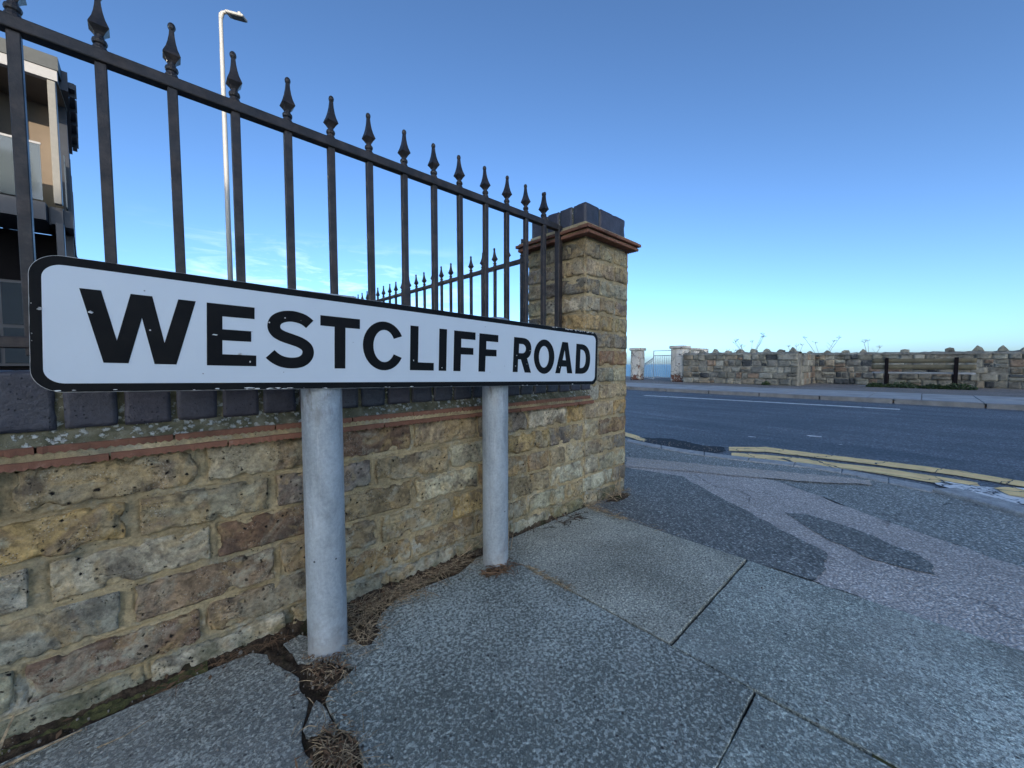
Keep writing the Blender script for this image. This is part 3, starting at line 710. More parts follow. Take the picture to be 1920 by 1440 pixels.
# ------------------------------------------------------------------ brick pillar
PIL = thing('brick_pillar', 'tall square stock brick gate pier at the wall corner, capped with red tiles and blue bricks', 'pillar', (1.4425, 1.10, 0))
PX, PY, PW = 1.282, .937, .324
zb = [-.095, -.022, .048, .121, .199, .275, .353, .430]+[.430+.0733*i for i in range(1, 10)]
frontc = ['gg', 'yk', 'Wk', 'cG', 'gd', 'cp', 'yo', 'Gy', 'Gc', 'gp', 'kk', 'oo', 'wr', 'dwo', 'yy', 'kg', 'gG']
for i in range(len(zb)-1):
    z0 = zb[i]+.005; h = zb[i+1]-zb[i]-.011; par = i % 2
    S, H, J = .2155, .1035, .011
    lay = [(0, 0, H, S), (H+J-.0055+.0, 0, PW-(H+J-.0055), H), (PW-H, H+J-.002, H, PW-H-J+.002), (0, PW-H, S-.002, H)] if par else \
          [(0, 0, S, H), (PW-H, 0, H, S), (S-.105, PW-H, PW-S+.105, H), (0, H+J-.002, H, PW-H-J+.002)]
    if zb[i] > .69 and zb[i] < .80: lay = [(0, 0, H, S), (H+.008, 0, H-.006, .1), (PW-H+.006, 0, H-.006, S)]+lay[2:]
    cs = frontc[i]
    for q, (x, y, ww, dd) in enumerate(lay):
        bseed += 1
        me = block('brick', ww, dd, h, .0085, bseed, .0015, 55, .0035, .012, .0012)
        o = link('brick', me, 'stock', PIL)
        j = rng.uniform(-.002, .003)
        o.location = (PX+x-1.4425+rng.uniform(-.001, .004 if x > .1 else .001), PY+y-1.10+rng.uniform(-.002, .002), z0+rng.uniform(-.0015, .0015)); o.rotation_euler = (0, R(rng.uniform(-.4, .4)), R(rng.uniform(-.5, .5)))
        c = cs[q] if q < len(cs) else rng.choice('kgdnyk')
        o.color = tint(PAL[c])
def face_relief(fn, name): return link('mortar', fn, 'mortar', PIL)
ox, oy = -1.4425, -1.10
def nn(a, b, s): return .0065-.0035*fbm(a, s, b, 26, 4)
link('mortar', relief(0, PW, -.05, 1.088, .0055, lambda u, z: (PX+u+ox, PY+nn(u, z, 1)+oy, z), 'mortar'), 'mortar', PIL)
link('mortar', relief(0, PW, -.05, 1.088, .0055, lambda u, z: (PX+nn(u, z, 5)+ox, PY+PW-u+oy, z), 'mortar'), 'mortar', PIL)
link('mortar', relief(0, PW, -.05, 1.088, .012, lambda u, z: (PX+PW-.004-nn(u, z, 9)*.5+ox, PY+u+oy, z), 'mortar'), 'mortar', PIL)
bm = MB(); bm.box(PX+.012+ox, PY+.012+oy, -.05, PX+PW-.012+ox, PY+PW-.006+oy, 1.16); link('pillar_core', bm.me('pillar_core'), 'mortar', PIL)
# tile cap: two oversailing courses on each side, mitred at the corners
def cap_tiles(over, z, seed):
    x0, y0, x1, y1 = PX-over+ox, PY-over+oy, PX+PW+over+ox, PY+PW+over+oy
    for side in range(4):
        nt = 2; Ls = (x1-x0)
        for t in range(nt):
            a, b = Ls*t/nt+(.001 if t else 0), Ls*(t+1)/nt
            me = tile(b-a-.0015, seed+side*7+t)
            o = link('cap_tile', me, 'clay', PIL)
            if side == 0: o.location = (x0+a, y0, z)
            if side == 1: o.location = (x1, y0+a, z-.0006); o.rotation_euler = (0, 0, PI/2)
            if side == 2: o.location = (x1-a, y1, z-.0002); o.rotation_euler = (0, 0, PI)
            if side == 3: o.location = (x0, y1-a, z-.0008); o.rotation_euler = (0, 0, -PI/2)
cap_tiles(.032, 1.097, 3); cap_tiles(.040, 1.115, 50)
bm = MB(); bm.box(PX-.024+ox, PY-.024+oy, 1.105, PX+PW+.024+ox, PY+PW+.024+oy, 1.1158)
bm.box(PX-.030+ox, PY-.030+oy, 1.1285, PX+PW+.030+ox, PY+PW+.030+oy, 1.1345); 
link('cap_bedding', bm.me('cap_bedding'), 'mortar', PIL)
def vv(a): return a
# fillet of mortar up to the blue bricks, then the bricks themselves on edge
fr = MB(); i0, i1, i2, i3 = PX-.030+ox, PY-.030+oy, PX+PW+.030+ox, PY+PW+.030+oy; q0, q1, q2, q3 = PX+.008+ox, PY+.008+oy, PX+PW-.008+ox, PY+PW-.008+oy
fr.add([(i0, i1, 1.1345), (i2, i1, 1.1345), (i2, i3, 1.1345), (i0, i3, 1.1345), (q0, q1, 1.150), (q2, q1, 1.150), (q2, q3, 1.150), (q0, q3, 1.150)], [(0, 1, 5, 4), (1, 2, 6, 5), (2, 3, 7, 6), (3, 0, 4, 7), (4, 5, 6, 7)])
link('mortar_fillet', fr.me('fillet'), 'lichen_mortar', PIL)
e0 = .0125; wz = PW-2*e0
for (x, y, ww, dd) in [(0, 0, .096, .062), (.104, 0, wz-.104, .098), (0, .070, .098, .062), (0, .140, .098, .062), (0, .210, .098, wz-.210), (.104, .106, wz-.104, .060), (.104, .174, wz-.104, .060), (.104, .242, wz-.104, wz-.242)]:
    bseed += 1
    o = link('coping_brick', block('coping_brick', ww, dd, .098, .012, bseed, .0004, 60, .003, .002, 0), 'blue', PIL)
    o.location = (PX+e0+x+ox, PY+e0+y+oy, 1.139)
bm = MB(); bm.box(PX+e0+.006+ox, PY+e0+.006+oy, 1.14, PX+PW-e0-.006+ox, PY+PW-e0-.006+oy, 1.231); link('coping_joints', bm.me('cj'), 'lichen_mortar', PIL)

# ------------------------------------------------------------------ railings
def finial_mesh():
    m = MB()
    m.lathe([(0, .0105), (.004, .0110), (.0075, .0098), (.009, .0078), (.0115, .0078), (.0135, .0100), (.0175, .0108), (.021, .0098), (.023, .0072), (.0265, .0064), (.029, .0066)], 12)
    s2 = math.sqrt(2)
    m.lathe([(.028, .0058*s2), (.0335, .0085*s2), (.041, .0136*s2), (.0455, .0122*s2), (.055, .0090*s2), (.067, .0064*s2), (.080, .0046*s2), (.094, .0036*s2)], 4, rot=PI/4)
    m.lathe([(.090, .002), (.0925, .0044), (.0955, .0059), (.0995, .0065), (.1035, .0055), (.106, .0035), (.1072, .0008)], 10)
    return m.me('finial')
fin = finial_mesh(); fin.materials.append(M['iron'])
def bar_mesh(z0, z1, w_=.008):
    m = MB(); m.box(-w_, -w_, z0, w_, w_, z1); me = bevelled(m.me('bar'), .0012); me.materials.append(M['iron']); return me
RT, RTH = 1.156, .023
barm = bar_mesh(.60, RT-RTH+.004)
def railing(root, pts, axis):
    for p in pts:
        b = link('bar', barm, None, root); b.location = (p, 0, 0) if axis == 'x' else (0, p, 0); b.rotation_euler = (R(rng.uniform(-.15, .15)), R(rng.uniform(-.15, .15)), 0)
        f = link('finial', fin, None, b); f.location = (0, 0, RT-.001); f.rotation_euler = (R(rng.uniform(-2, 2)), R(rng.uniform(-2, 2)), R(rng.uniform(-6, 6)))
RA = thing('iron_railing', 'black spear topped iron railing standing on the wall above the nameplate', 'railing', (0, 1.05, 0))
railing(RA, [.054+.1003*i for i in range(-12, 12)]+[1.154], 'x')
m = MB(); m.box(-1.3, -.012, RT-RTH, 1.237, .012, RT); link('top_rail', bevelled(m.me('top_rail'), .0025, 2), 'iron', RA)
m = MB(); m.box(-1.3, -.010, .612, 1.235, .010, .632); link('bottom_rail', bevelled(m.me('bottom_rail'), .002), 'iron', RA)
m = MB(); m.box(1.237, -.012, .57, 1.261, .012, RT-.002); link('end_post', bevelled(m.me('end_post'), .002), 'iron', RA)
for z in (.62, 1.13): m = MB(); m.box(1.262, -.006, z-.012, 1.279, .006, z+.012); link('fixing_lug', m.me('lug'), 'iron', RA)
RB = thing('iron_railing', 'black spear topped iron railing running away behind the brick pillar', 'railing', (1.49, 0, 0))
railing(RB, [1.396+.1133*i for i in range(0, 33)], 'y')
m = MB(); m.box(-.0105, 1.27, RT-RTH, .0105, 5.1, RT); link('top_rail', bevelled(m.me('top_rail'), .0025, 2), 'iron', RB)
m = MB(); m.box(-.010, 1.27, .612, .010, 5.1, .632); link('bottom_rail', bevelled(m.me('bottom_rail'), .002), 'iron', RB)
# side wall below the second railing
SW = thing('brick_wall', 'low brick side wall carrying the receding railing behind the pillar', 'wall', (1.49, 0, 0))
m = MB(); m.box(-.095, 1.262, -.1, .095, 5.1, .56); link('wall_core', m.me('core'), 'mortar', SW)
sb = [block('brick', .214, .0535*2, .067, .05, 700+i, .0015, 30, .005) for i in range(3)]
for r in range(6):
    y = 1.268+(0 if r % 2 else .112)
    while y < 4.95:
        for sgn in (-1, 1):
            o = link('brick', rng.choice(sb), 'stock', SW); o.location = (-.105 if sgn < 0 else .105, y if sgn > 0 else y+.214, beds[r+1]+.005); o.rotation_euler = (0, 0, PI/2 if sgn > 0 else -PI/2); o.color = tint(PAL[rng.choice('yogkrw')])
        y += .2255
for i in range(55):
    o = link('coping_brick', bluem[i % 5], 'blue', SW); o.location = (.1025, 1.27+i*.0681, .4805); o.rotation_euler = (0, 0, PI/2)

# ------------------------------------------------------------------ street nameplate
SG = thing('street_nameplate', 'long white street nameplate reading WESTCLIFF ROAD with black border on two grey steel posts', 'sign', (.5, .83, 0))
def inv(me_or_o): me_or_o.matrix_parent_inverse = SG.matrix_basis.inverted(); return me_or_o
PLM = Matrix.Translation((-.1135, .785, .5487)) @ Matrix.Rotation(math.atan(.0275), 4, 'Y') @ Matrix.Rotation(PI/2, 4, 'X')   # local x along, y up, z towards the viewer
def curve_mesh(name, loops, depth, bev=0):
    cu = bpy.data.curves.new(name, 'CURVE'); cu.dimensions = '2D'; cu.fill_mode = 'BOTH'; cu.extrude = depth; cu.bevel_depth = bev
    for lp in loops:
        s_ = cu.splines.new('POLY'); s_.points.add(len(lp)-1); s_.use_cyclic_u = True
        for p, q in zip(s_.points, lp): p.co = (q[0]/1000, q[1]/1000, 0, 1)
    o = bpy.data.objects.new(name, cu); me = bpy.data.meshes.new_from_object(o); bpy.data.objects.remove(o); bpy.data.curves.remove(cu); me.name = name; return me
def rrect(x0, y0, x1, y1, r, n=10, jit=0):
    o = []
    for cx, cy, a0 in ((x1-r, y1-r, 0), (x0+r, y1-r, 90), (x0+r, y0+r, 180), (x1-r, y0+r, 270)):
        for i in range(n+1): a = R(a0+90*i/n); o.append((cx+r*math.cos(a), cy+r*math.sin(a)))
    return o
def put(me, mat, name, zoff, parent=SG):
    o = link(name, me, mat, parent); o.matrix_world = PLM @ Matrix.Translation((0, 0, zoff))
    o.matrix_parent_inverse = SG.matrix_basis.inverted() if parent == SG else Matrix()
    o.matrix_basis = PLM @ Matrix.Translation((0, 0, zoff)); return o
bpy.context.view_layer.update()
outer = rrect(0, 0, 1257, 180, 29)
jag = []
for i, p in enumerate(outer):       # chipped edge between the corners
    q = outer[(i+1) % len(outer)]; d = math.hypot(q[0]-p[0], q[1]-p[1]); k = int(d/6) if d > 60 else 1
    for j in range(k):
        x, y = p[0]+(q[0]-p[0])*j/k, p[1]+(q[1]-p[1])*j/k
        if k > 1 and j:
            e = .5*noise.noise(Vector((x*.08, y*.08, 1)))+max(0, noise.noise(Vector((x*.05, y*.05, 4)))-.3)*-3*(1 if x > 950 and y > 100 else .35)
            x, y = (x, y+e*(1 if y > 90 else -1)) if abs(p[1]-q[1]) < 1 else (x+e*(1 if x > 600 else -1), y)
        jag.append((x, y))
put(curve_mesh('border', [jag], .0012), 'plate_black', 'border', 0)
put(curve_mesh('backing', [rrect(-.8, -.8, 1257.8, 180.8, 29.5)], .0008), 'plate_metal', 'backing_plate', -.0021)
put(curve_mesh('face', [rrect(10.5, 11.5, 1244, 168.2, 19)], .0003), 'plate_white', 'face', .0016)
m = MB(); m.box(.03, .018, 0, 1.225, .030, .010); m.box(.03, .150, 0, 1.225, .162, .010)
o = put(m.me('rail'), 'plate_metal', 'rail', -.0135)
def arc(cx, cy, rx, ry, a0, a1, n=22, p=1.): # superellipse-ish arc
    o = []
    for i in range(n+1):
        a = R(a0+(a1-a0)*i/n); c, s = math.cos(a), math.sin(a)
        o.append((cx+rx*math.copysign(abs(c)**p, c), cy+ry*math.copysign(abs(s)**p, s)))
    return o
def stroke(pts, wd):
    P = [Vector((*p, 0)) for p in pts]; C_ = []
    for i in range(len(P)-1):
        p0, p1, p2, p3 = P[max(i-1, 0)], P[i], P[i+1], P[min(i+2, len(P)-1)]
        for j in range(8):
            t = j/8; C_.append(.5*((2*p1)+(-p0+p2)*t+(2*p0-5*p1+4*p2-p3)*t*t+(-p0+3*p1-3*p2+p3)*t**3))
    C_.append(P[-1]); a, b = [], []
    for i, p in enumerate(C_):
        t = (C_[min(i+1, len(C_)-1)]-C_[max(i-1, 0)]).normalized(); n = Vector((-t.y, t.x, 0))*wd/2
        a.append((p+n)[:2]); b.append((p-n)[:2])
    return a+b[::-1]
Wl = [(43, 140.3), (63.3, 140.3), (78, 72), (92.4, 139.9), (115.2, 139.8), (128.2, 72.1), (144.2, 139.5), (165, 139.4), (141.6, 39.8), (116.9, 39.9), (103.9, 106.7), (89.5, 40.2), (64.7, 40.3)]
El = [(178.4, 139.4), (242.6, 139.4), (242.5, 119.8), (198.4, 119.6), (198.4, 98.8), (237.7, 98.8), (237.7, 80.9), (198.3, 80.8), (198.2, 58.2), (244.9, 58), (244.8, 39.6), (178.2, 39.6)]
Sl = stroke([(329, 119.5), (321, 125.8), (312, 129.3), (299.5, 131), (286, 128.8), (275, 122), (271, 111), (274.5, 101), (284, 94.5), (299, 89.5), (313, 84.5), (323, 77.5), (326.5, 68), (323.5, 57.5), (314, 49.5), (299.5, 46.8), (285, 48.6), (274, 54), (265.3, 61.8)], 19.6)
Tl = [(347.3, 138.7), (422.2, 138.7), (422.2, 119.2), (393.7, 119), (393.9, 38.6), (373.6, 38.5), (373.2, 119), (347.3, 119.3)]
Cl = arc(474, 88, 45.5, 51.6, 27, 333, 36)+arc(474.5, 88, 24, 34, 331, 29, 30)
Ll = [(534.6, 137.3), (554.8, 137.3), (554.4, 56), (595.5, 55.7), (595.7, 37.8), (534.5, 37.9)]
Il = [(609.6, 137.2), (630.9, 137.2), (630.1, 37.8), (609.2, 37.9)]
F1 = [(651.5, 136.6), (716.9, 136.7), (717, 117.8), (672.9, 117.6), (672.9, 96.8), (710.9, 96.8), (710.9, 79.6), (672.6, 79.3), (671.8, 37.6), (650.8, 37.7)]
F2 = [(729.6, 136), (794, 136.1), (794.1, 117.3), (752.9, 117.1), (752.8, 96.3), (788.6, 96.4), (788.7, 78.8), (751.2, 78.4), (750.2, 37.4), (728.3, 37.5)]
Rl = [(849.5, 38.2), (852.5, 135.8), (886, 135.9)]+arc(888, 105.3, 34.5, 30.4, 90, -62, 18, .9)+[(923, 36.9), (897, 37.2), (880.5, 74), (869.5, 74.2), (868.6, 38.1)]
Rh = [(871.8, 92), (872.6, 118)]+arc(885, 105, 15, 13, 90, -90, 12)
Ol = arc(979.5, 86, 46, 51.8, 0, 350, 36); Oh = arc(977.8, 85.6, 22.5, 32.5, 0, 350, 32)
Al = [(1031.3, 36.6), (1062.5, 136.3), (1090.5, 136.3), (1116.7, 37), (1090.5, 37), (1085.6, 58.2), (1060.7, 58.4), (1054.5, 36.7)]; Ah = [(1066.1, 78.8), (1082.1, 78.8), (1075.2, 111)]
Dl = [(1132.2, 36.4), (1135, 135.2), (1160, 135.2)]+arc(1164, 85.8, 49.6, 49.4, 88, -88, 24, .88)+[(1160, 36.3)]
Dh = [(1156.4, 55.6), (1157.8, 117.2)]+arc(1163, 86.4, 25, 30.6, 88, -88, 18, .88)
for nm, lp in [('W', [Wl]), ('E', [El]), ('S', [Sl]), ('T', [Tl]), ('C', [Cl]), ('L', [Ll]), ('I', [Il]), ('F', [F1]), ('F', [F2]), ('R', [Rl, Rh]), ('O', [Ol, Oh]), ('A', [Al, Ah]), ('D', [Dl, Dh])]:
    o = put(curve_mesh('letter', lp, .00015), 'plate_black', 'letter', .00215); o['label'] = 'black capital letter '+nm
# chips of bare metal and white on the plate
m = MB()
r2 = random.Random(5)
def flake(u, v, s, st=1., z=.0026):
    n = 7; c = [(u+s*st*math.cos(t)*r2.uniform(.5, 1.1), v+s*math.sin(t)*r2.uniform(.5, 1.1), z) for t in np.linspace(0, 2*PI, n+1)[:-1]]
    m.add(c, [tuple(range(n))])
for (u, v, s, st) in [(.0085, .108, .0024, 1.2), (.0535, .109, .0022, 1.4), (.236, .047, .0016, 1), (.222, .0595, .002, 2.2), (.188, .089, .0012, 4), (.543, .06, .0018, 1), (.618, .045, .0016, 1), (.86, .055, .0018, 1.6), (1.05, .056, .0016, 1), (.905, .062, .0015, 1), (.6, .164, .001, 1)]: flake(u, v, s, st)
for i in range(26): flake(r2.uniform(.2, .3) if i < 9 else r2.uniform(0, 1.25), r2.uniform(.0005, .003), r2.uniform(.0005, .0012), r2.uniform(3, 9), .0016)
for i in range(40): flake(r2.uniform(1.0, 1.24), .1795-r2.uniform(0, .0025), r2.uniform(.0006, .0016), r2.uniform(2, 5), .0016)
for i in range(3): flake(.0016, r2.uniform(.04, .15), r2.uniform(.0006, .0014), .6, .0016)
put(m.me('chips'), 'white_splash', 'paint_chips', 0)['kind'] = 'stuff'
for (x, y, top, pr) in [(.250, .8275, .712, .0375), (.7265, .846, .712, .0375)]:
    m = MB()
    prof = [(-.04, pr+.0008), (.0, pr+.0006), (.004, pr), (.2, pr), (.4, pr), (top-.004, pr), (top, pr-.003)]
    m.lathe(prof, 40, (0, 0, 0)); me = m.me('post', True)
    me.polygons[-1].use_smooth = False
    o = link('post', me, 'galv', SG); inv(o); o.location = (x, y, 0)
    m = MB(); m.lathe([(0, pr+.0015), (.010, pr+.0015), (.014, pr*.8), (.016, .004)], 32); c = link('post_cap', m.me('cap', True), 'plate_metal', o); c.location = (0, 0, top-.009)
    for zz in (.560 if x < .5 else .545, .690 if x < .5 else .672):
        m = MB(); m.box(-pr-.02, -pr-.004, -.011, pr+.02, -pr+.006, .011); m.tube([(pr*math.cos(t), pr*math.sin(t)+.001, 0) for t in np.linspace(-.2, PI+.2, 14)], .003, 5)
        c = link('clip', m.me('clip'), 'plate_metal', o); c.location = (0, 0, zz+.02)

# ------------------------------------------------------------------ dirt, moss and dead grass along the wall foot
def dirt_strip(x, t):
    wd = .024+.012*noise.noise(Vector((x*5, 0, 3)))+(.055 if .30 < x < .62 else .02 if x < .3 else 0)*max(0, .6+noise.noise(Vector((x*7, 2, 0))))
    if x > .78: wd *= .55
    y = WY+.004-wd*t
    hgt = (.016*(1-t)**1.5-.014*t+.006*fbm(x, y, 0, 60)+.003*fbm(x, y, 0, 170))
    return (x, y, hgt-.002)
nu = 620; nv = 12; V = []; F = []
for j in range(nv+1):
    for i in range(nu+1): V.append(dirt_strip(-.7+1.98*i/nu, j/nv))
for j in range(nv):
    for i in range(nu): a = j*(nu+1)+i; F.append((a, a+nu+1, a+nu+2, a+1))
link('dirt', mesh('dirt', V, F, True), 'dirt', kind='stuff', label='dark dirt and leaf litter packed along the foot of the brick wall', category='dirt')
def dirt_pile(name, cx, cy, rx, ry, h, seed, label):
    V = []; F = []; n = 40; mm = 12
    for j in range(mm+1):
        for i in range(n):
            a = 2*PI*i/n; r = j/mm; e = 1+.35*noise.noise(Vector((math.cos(a)*1.5, math.sin(a)*1.5, seed)))
            x = cx+rx*r*e*math.cos(a); y = cy+ry*r*e*math.sin(a)
            V.append((x, y, -.006+h*(1-r**1.6)+.004*fbm(x, y, seed, 80)*(1 if r < 1 else .3)-(.006 if j == mm else 0)))
    for j in range(mm):
        for i in range(n): F.append((j*n+i, j*n+(i+1) % n, (j+1)*n+(i+1) % n, (j+1)*n+i))
    return link(name, mesh(name, V, F, True), 'dirt', kind='stuff', label=label, category='dirt')
dirt_pile('dirt', .220, .762, .034, .040, .008, 1, 'crumbly dirt spilling from the crack in front of the left sign post')
dirt_pile('dirt', .178, .585, .040, .055, .008, 2, 'dirt filled hole in the cracked paving near the bottom edge')
dirt_pile('dirt', .685, .812, .048, .024, .012, 3, 'dark leaf litter heaped at the foot of the right sign post')
dirt_pile('dirt', .165, .86, .030, .05, .006, 5, 'dark dirt between the wall and the left sign post')
dirt_pile('dirt', .322, .815, .036, .055, .013, 7, 'dirt caught between the left post footing and the big slab')
dirt_pile('dirt', 1.50, .905, .10, .03, .006, 6, 'dark dirt at the outer corner of the brick pillar')
def tangle(name, n, area, lmin, lmax, seed, label, mat='dry_stalk', r0=.0006, lift=.008, curl=1.3):
    rr = random.Random(seed); m = MB()
    for i in range(n):
        x, y = area(rr); a = rr.uniform(0, 2*PI); Ln = rr.uniform(lmin, lmax); z = rr.uniform(0, lift*.6); kz = rr.uniform(-curl, curl)/Ln*.5; pts = []
        k = 6; zz0 = rr.uniform(.2, 1)*lift
        for j in range(k+1):
            pts.append((x, y, max(.001, z+zz0*math.sin(PI*j/k)*rr.uniform(.8, 1.1)))); x += math.cos(a)*Ln/k; y += math.sin(a)*Ln/k; a += kz*Ln/k
        y = min(y, WY-.002)
        pts = [(p[0], min(p[1], WY-.003), p[2]) for p in pts]
        m.tube(pts, [r0*1.1]*3+[r0]*2+[r0*.5]*2, 3, False)
    return link(name, m.me(name), mat, kind='stuff', label=label, category='dead grass')
def blob(cx, cy, sx, sy): return lambda r: (r.gauss(cx, sx), min(r.gauss(cy, sy), .93))
def along(x0, x1, yb, sp): return lambda r: (r.uniform(x0, x1), min(.932, yb-abs(r.gauss(0, sp))))
tangle('dead_grass', 330, along(.29, .50, .918, .035), .02, .075, 1, 'tangle of dead grass at the wall foot right of the left sign post')
tangle('dead_grass', 150, along(.48, .68, .925, .018), .02, .09, 2, 'wisps of dead grass at the wall foot between the sign posts')
tangle('dead_grass', 140, blob(.183, .575, .017, .028), .012, .05, 3, 'matted dead grass in the paving hole at the bottom edge')
tangle('dead_grass', 70, blob(.222, .755, .02, .035), .008, .035, 4, 'straw scraps in the crack before the left sign post')
tangle('dead_grass', 60, along(.0, .2, .925, .01), .01, .05, 5, 'sparse straw along the wall foot left of the left post', 'dead_leaf')
tangle('dead_grass', 90, lambda r: (lambda t: (.775+r.gauss(0, .003), .75-t*.14))(r.random()), .008, .03, 6, 'short dead grass in the slab joint near the right post', lift=.006)
tangle('dead_grass', 110, lambda r: (lambda t: (1.29+r.gauss(0, .006), .93-t*.30))(abs(r.gauss(0, .5))), .01, .05, 7, 'dead grass along the slab edge by the pillar foot', lift=.008)
tangle('dead_grass', 80, along(1.29, 1.62, .925, .012), .02, .06, 8, 'thin dead grass at the foot of the pillar')
tangle('dead_grass', 110, blob(.315, .815, .018, .03), .015, .05, 14, 'dead grass caught between the left post footing and the big slab')
tangle('twig', 60, blob(.70, .80, .025, .012), .015, .04, 9, 'dark rotten twigs at the foot of the right sign post', 'dead_leaf', .0013, .008)
tangle('twig', 26, lambda r: (r.gauss(1.14, .05), r.gauss(.885, .012)), .02, .05, 10, 'dark dead sprigs lying on the slab before the pillar', 'dirt', .0012, .003)
# bits of stone and leaf in the dirt
m = MB(); r3 = random.Random(8)
for i in range(240):
    q = r3.random()
    if q < .55: x = r3.uniform(-.2, 1.2); y = WY-.004-abs(r3.gauss(0, .016))
    elif q < .75: x, y = r3.gauss(.222, .022), r3.gauss(.757, .035)
    elif q < .9: x, y = r3.gauss(.18, .02), r3.gauss(.59, .03)
    else: x, y = r3.uniform(-.1, 1.25), r3.uniform(.2, .93)
    s = abs(r3.gauss(0, .0010))+.0006
    m.lathe([(-.002, s*.8), (s*.5, s), (s*1.1, s*.5)], 5, (x, y, r3.uniform(-.001, .004) if q < .9 else 0), r3.random())
link('grit', m.me('grit'), 'pebble', kind='stuff', label='pale grit and small stones scattered in the dirt by the wall', category='grit')
m = MB()
for i in range(110):
    x, y = (r3.gauss(.69, .03), r3.gauss(.80, .014)) if i < 45 else (r3.uniform(-.15, 1.2), WY-abs(r3.gauss(0, .02))-.004)
    a = r3.uniform(0, 6.28); s = r3.uniform(.003, .008); z = r3.uniform(.003, .012)
    u = Vector((math.cos(a), math.sin(a), r3.uniform(-.4, .4)))*s; v = Vector((-math.sin(a), math.cos(a), r3.uniform(-.3, .3)))*s*.45; c = Vector((x, y, z))
    m.add([c-u, c-v+Vector((0, 0, .001)), c+u, c+v], [(0, 1, 2, 3)])
for i in range(500):
    q = r3.random()
    if q < .45: x, y = r3.uniform(.28, .68), WY-.01-abs(r3.gauss(0, .03))
    elif q < .7: x, y = r3.gauss(.183, .018), r3.gauss(.58, .028)
    else: x, y = r3.gauss(.222, .02), r3.gauss(.757, .03)
    a = r3.uniform(0, 6.28); s = r3.uniform(.003, .012); wd = r3.uniform(.0007, .0018); z = r3.uniform(.002, .012)
    u = Vector((math.cos(a), math.sin(a), r3.uniform(-.5, .5)))*s; v = Vector((-math.sin(a), math.cos(a), r3.uniform(-.6, .6)))*wd; c = Vector((x, y, z))
    m.add([c-u, c-v, c+u, c+v], [(0, 1, 2, 3)])
link('leaf_litter', m.me('litter'), 'dead_leaf', kind='stuff', label='brown dead leaf scraps caught along the wall foot', category='leaf litter')
def mossf(x, t): 
    k = max(0, fbm(x, 1, 3, 9)+.30); hh = -.004+.012*k; y = WY-.004-.004*fbm(x, 4, 2, 20)-(.008+.012*k)*t
    return (x, y, .004+hh*math.sin(PI*min(1, t+.25))+.003*fbm(x, y, 1, 150)-(.02 if t > .95 else 0))
link('moss', relief(-.3, .03, 0, 1, .004, lambda x, t: mossf(x, t), 'm') if False else relief(-.32, .06, 0, 1, .0032, mossf, 'moss'), 'moss', kind='stuff', label='yellow green moss lining the wall foot at the left', category='moss')
m = MB()
for i in range(40):
    t = r3.random(); x = .60+(.768-.60)*0+.0; 
link('moss', sheet('moss', [(.767, .03), (.777, .03), (.777, .0), (.768, -.01)], -.004, .002), 'moss', kind='stuff', label='green moss in the slab joint at the bottom of the picture', category='moss')
def stalkplant(name, label, base, stems, r=.0012, mat='dry_stalk'):
    m = MB()
    for pts in stems: m.tube([(p[0]+base[0], p[1]+base[1], p[2]+base[2]) for p in pts], [r*(1-.6*i/(len(pts)-1)) for i in range(len(pts))], 4)
    return link(name, m.me(name), mat, label=label, category='dead plant')
stalkplant('dead_plant', 'dry straw stalks leaning on the wall beside the right sign post', (.80, .90, 0),
    [[(0, -.03, 0), (.03, 0, .10), (.062, .018, .19), (.07, .024, .235), (.035, .026, .31)], [(0, -.03, 0), (.014, 0, .09), (.062, .015, .16), (.068, .02, .235)],
     [(.005, -.035, 0), (.045, -.01, .06), (.052, .01, .17), (.06, .02, .22), (.052, .022, .25)], [(.03, 0, .10), (.02, .005, .125), (.028, .0, .14)], [(-.14, .0, .035), (-.07, .01, .07), (-.01, .02, .10), (.0, .02, .12)], [(-.16, .01, .02), (-.09, -.0, .045), (-.03, .012, .095)]], .0013)
stalkplant('dead_plant', 'thin dry stalks leaning at the front corner of the brick pillar', (1.47, .915, 0),
    [[(0, 0, 0), (.03, .0, .07), (.02, .01, .14), (.05, .01, .19)], [(.03, -.01, 0), (.05, 0, .08), (.06, .01, .17)], [(.06, 0, 0), (.05, .0, .1), (.07, .01, .15)], [(-.03, -.04, .0), (-.08, -.02, .04), (-.13, .0, .06)], [(.02, -.03, 0), (.0, -.01, .06), (.02, .01, .10)]], .0013)
stalkplant('dead_plant', 'broken dry stalk lying at the wall foot in the bottom left corner', (-.175, .89, 0),
    [[(-.012, .0, .0), (-.004, .02, .03), (.006, .03, .055)], [(-.01, -.005, .004), (.03, -.002, .006), (.075, .004, .004)]], .003)
stalkplant('twig', 'thin pale twig lying on the left slab', (-.05, .83, .001), [[(-.03, .01, 0), (.0, .005, .002), (.035, .02, .001)]], .0011)
m = MB()
for i in range(14):
    x, y = r3.gauss(-.005, .008), r3.gauss(.905, .004); s = r3.uniform(.002, .004); a = r3.uniform(0, 6)
    m.add([(x-s, y, .012), (x, y-s, .013+s), (x+s, y, .012), (x, y+s, .011)], [(0, 1, 2, 3)])
link('seedling', m.me('seedling'), 'green_leaf', label='tiny bright green seedling at the wall foot', category='plant')

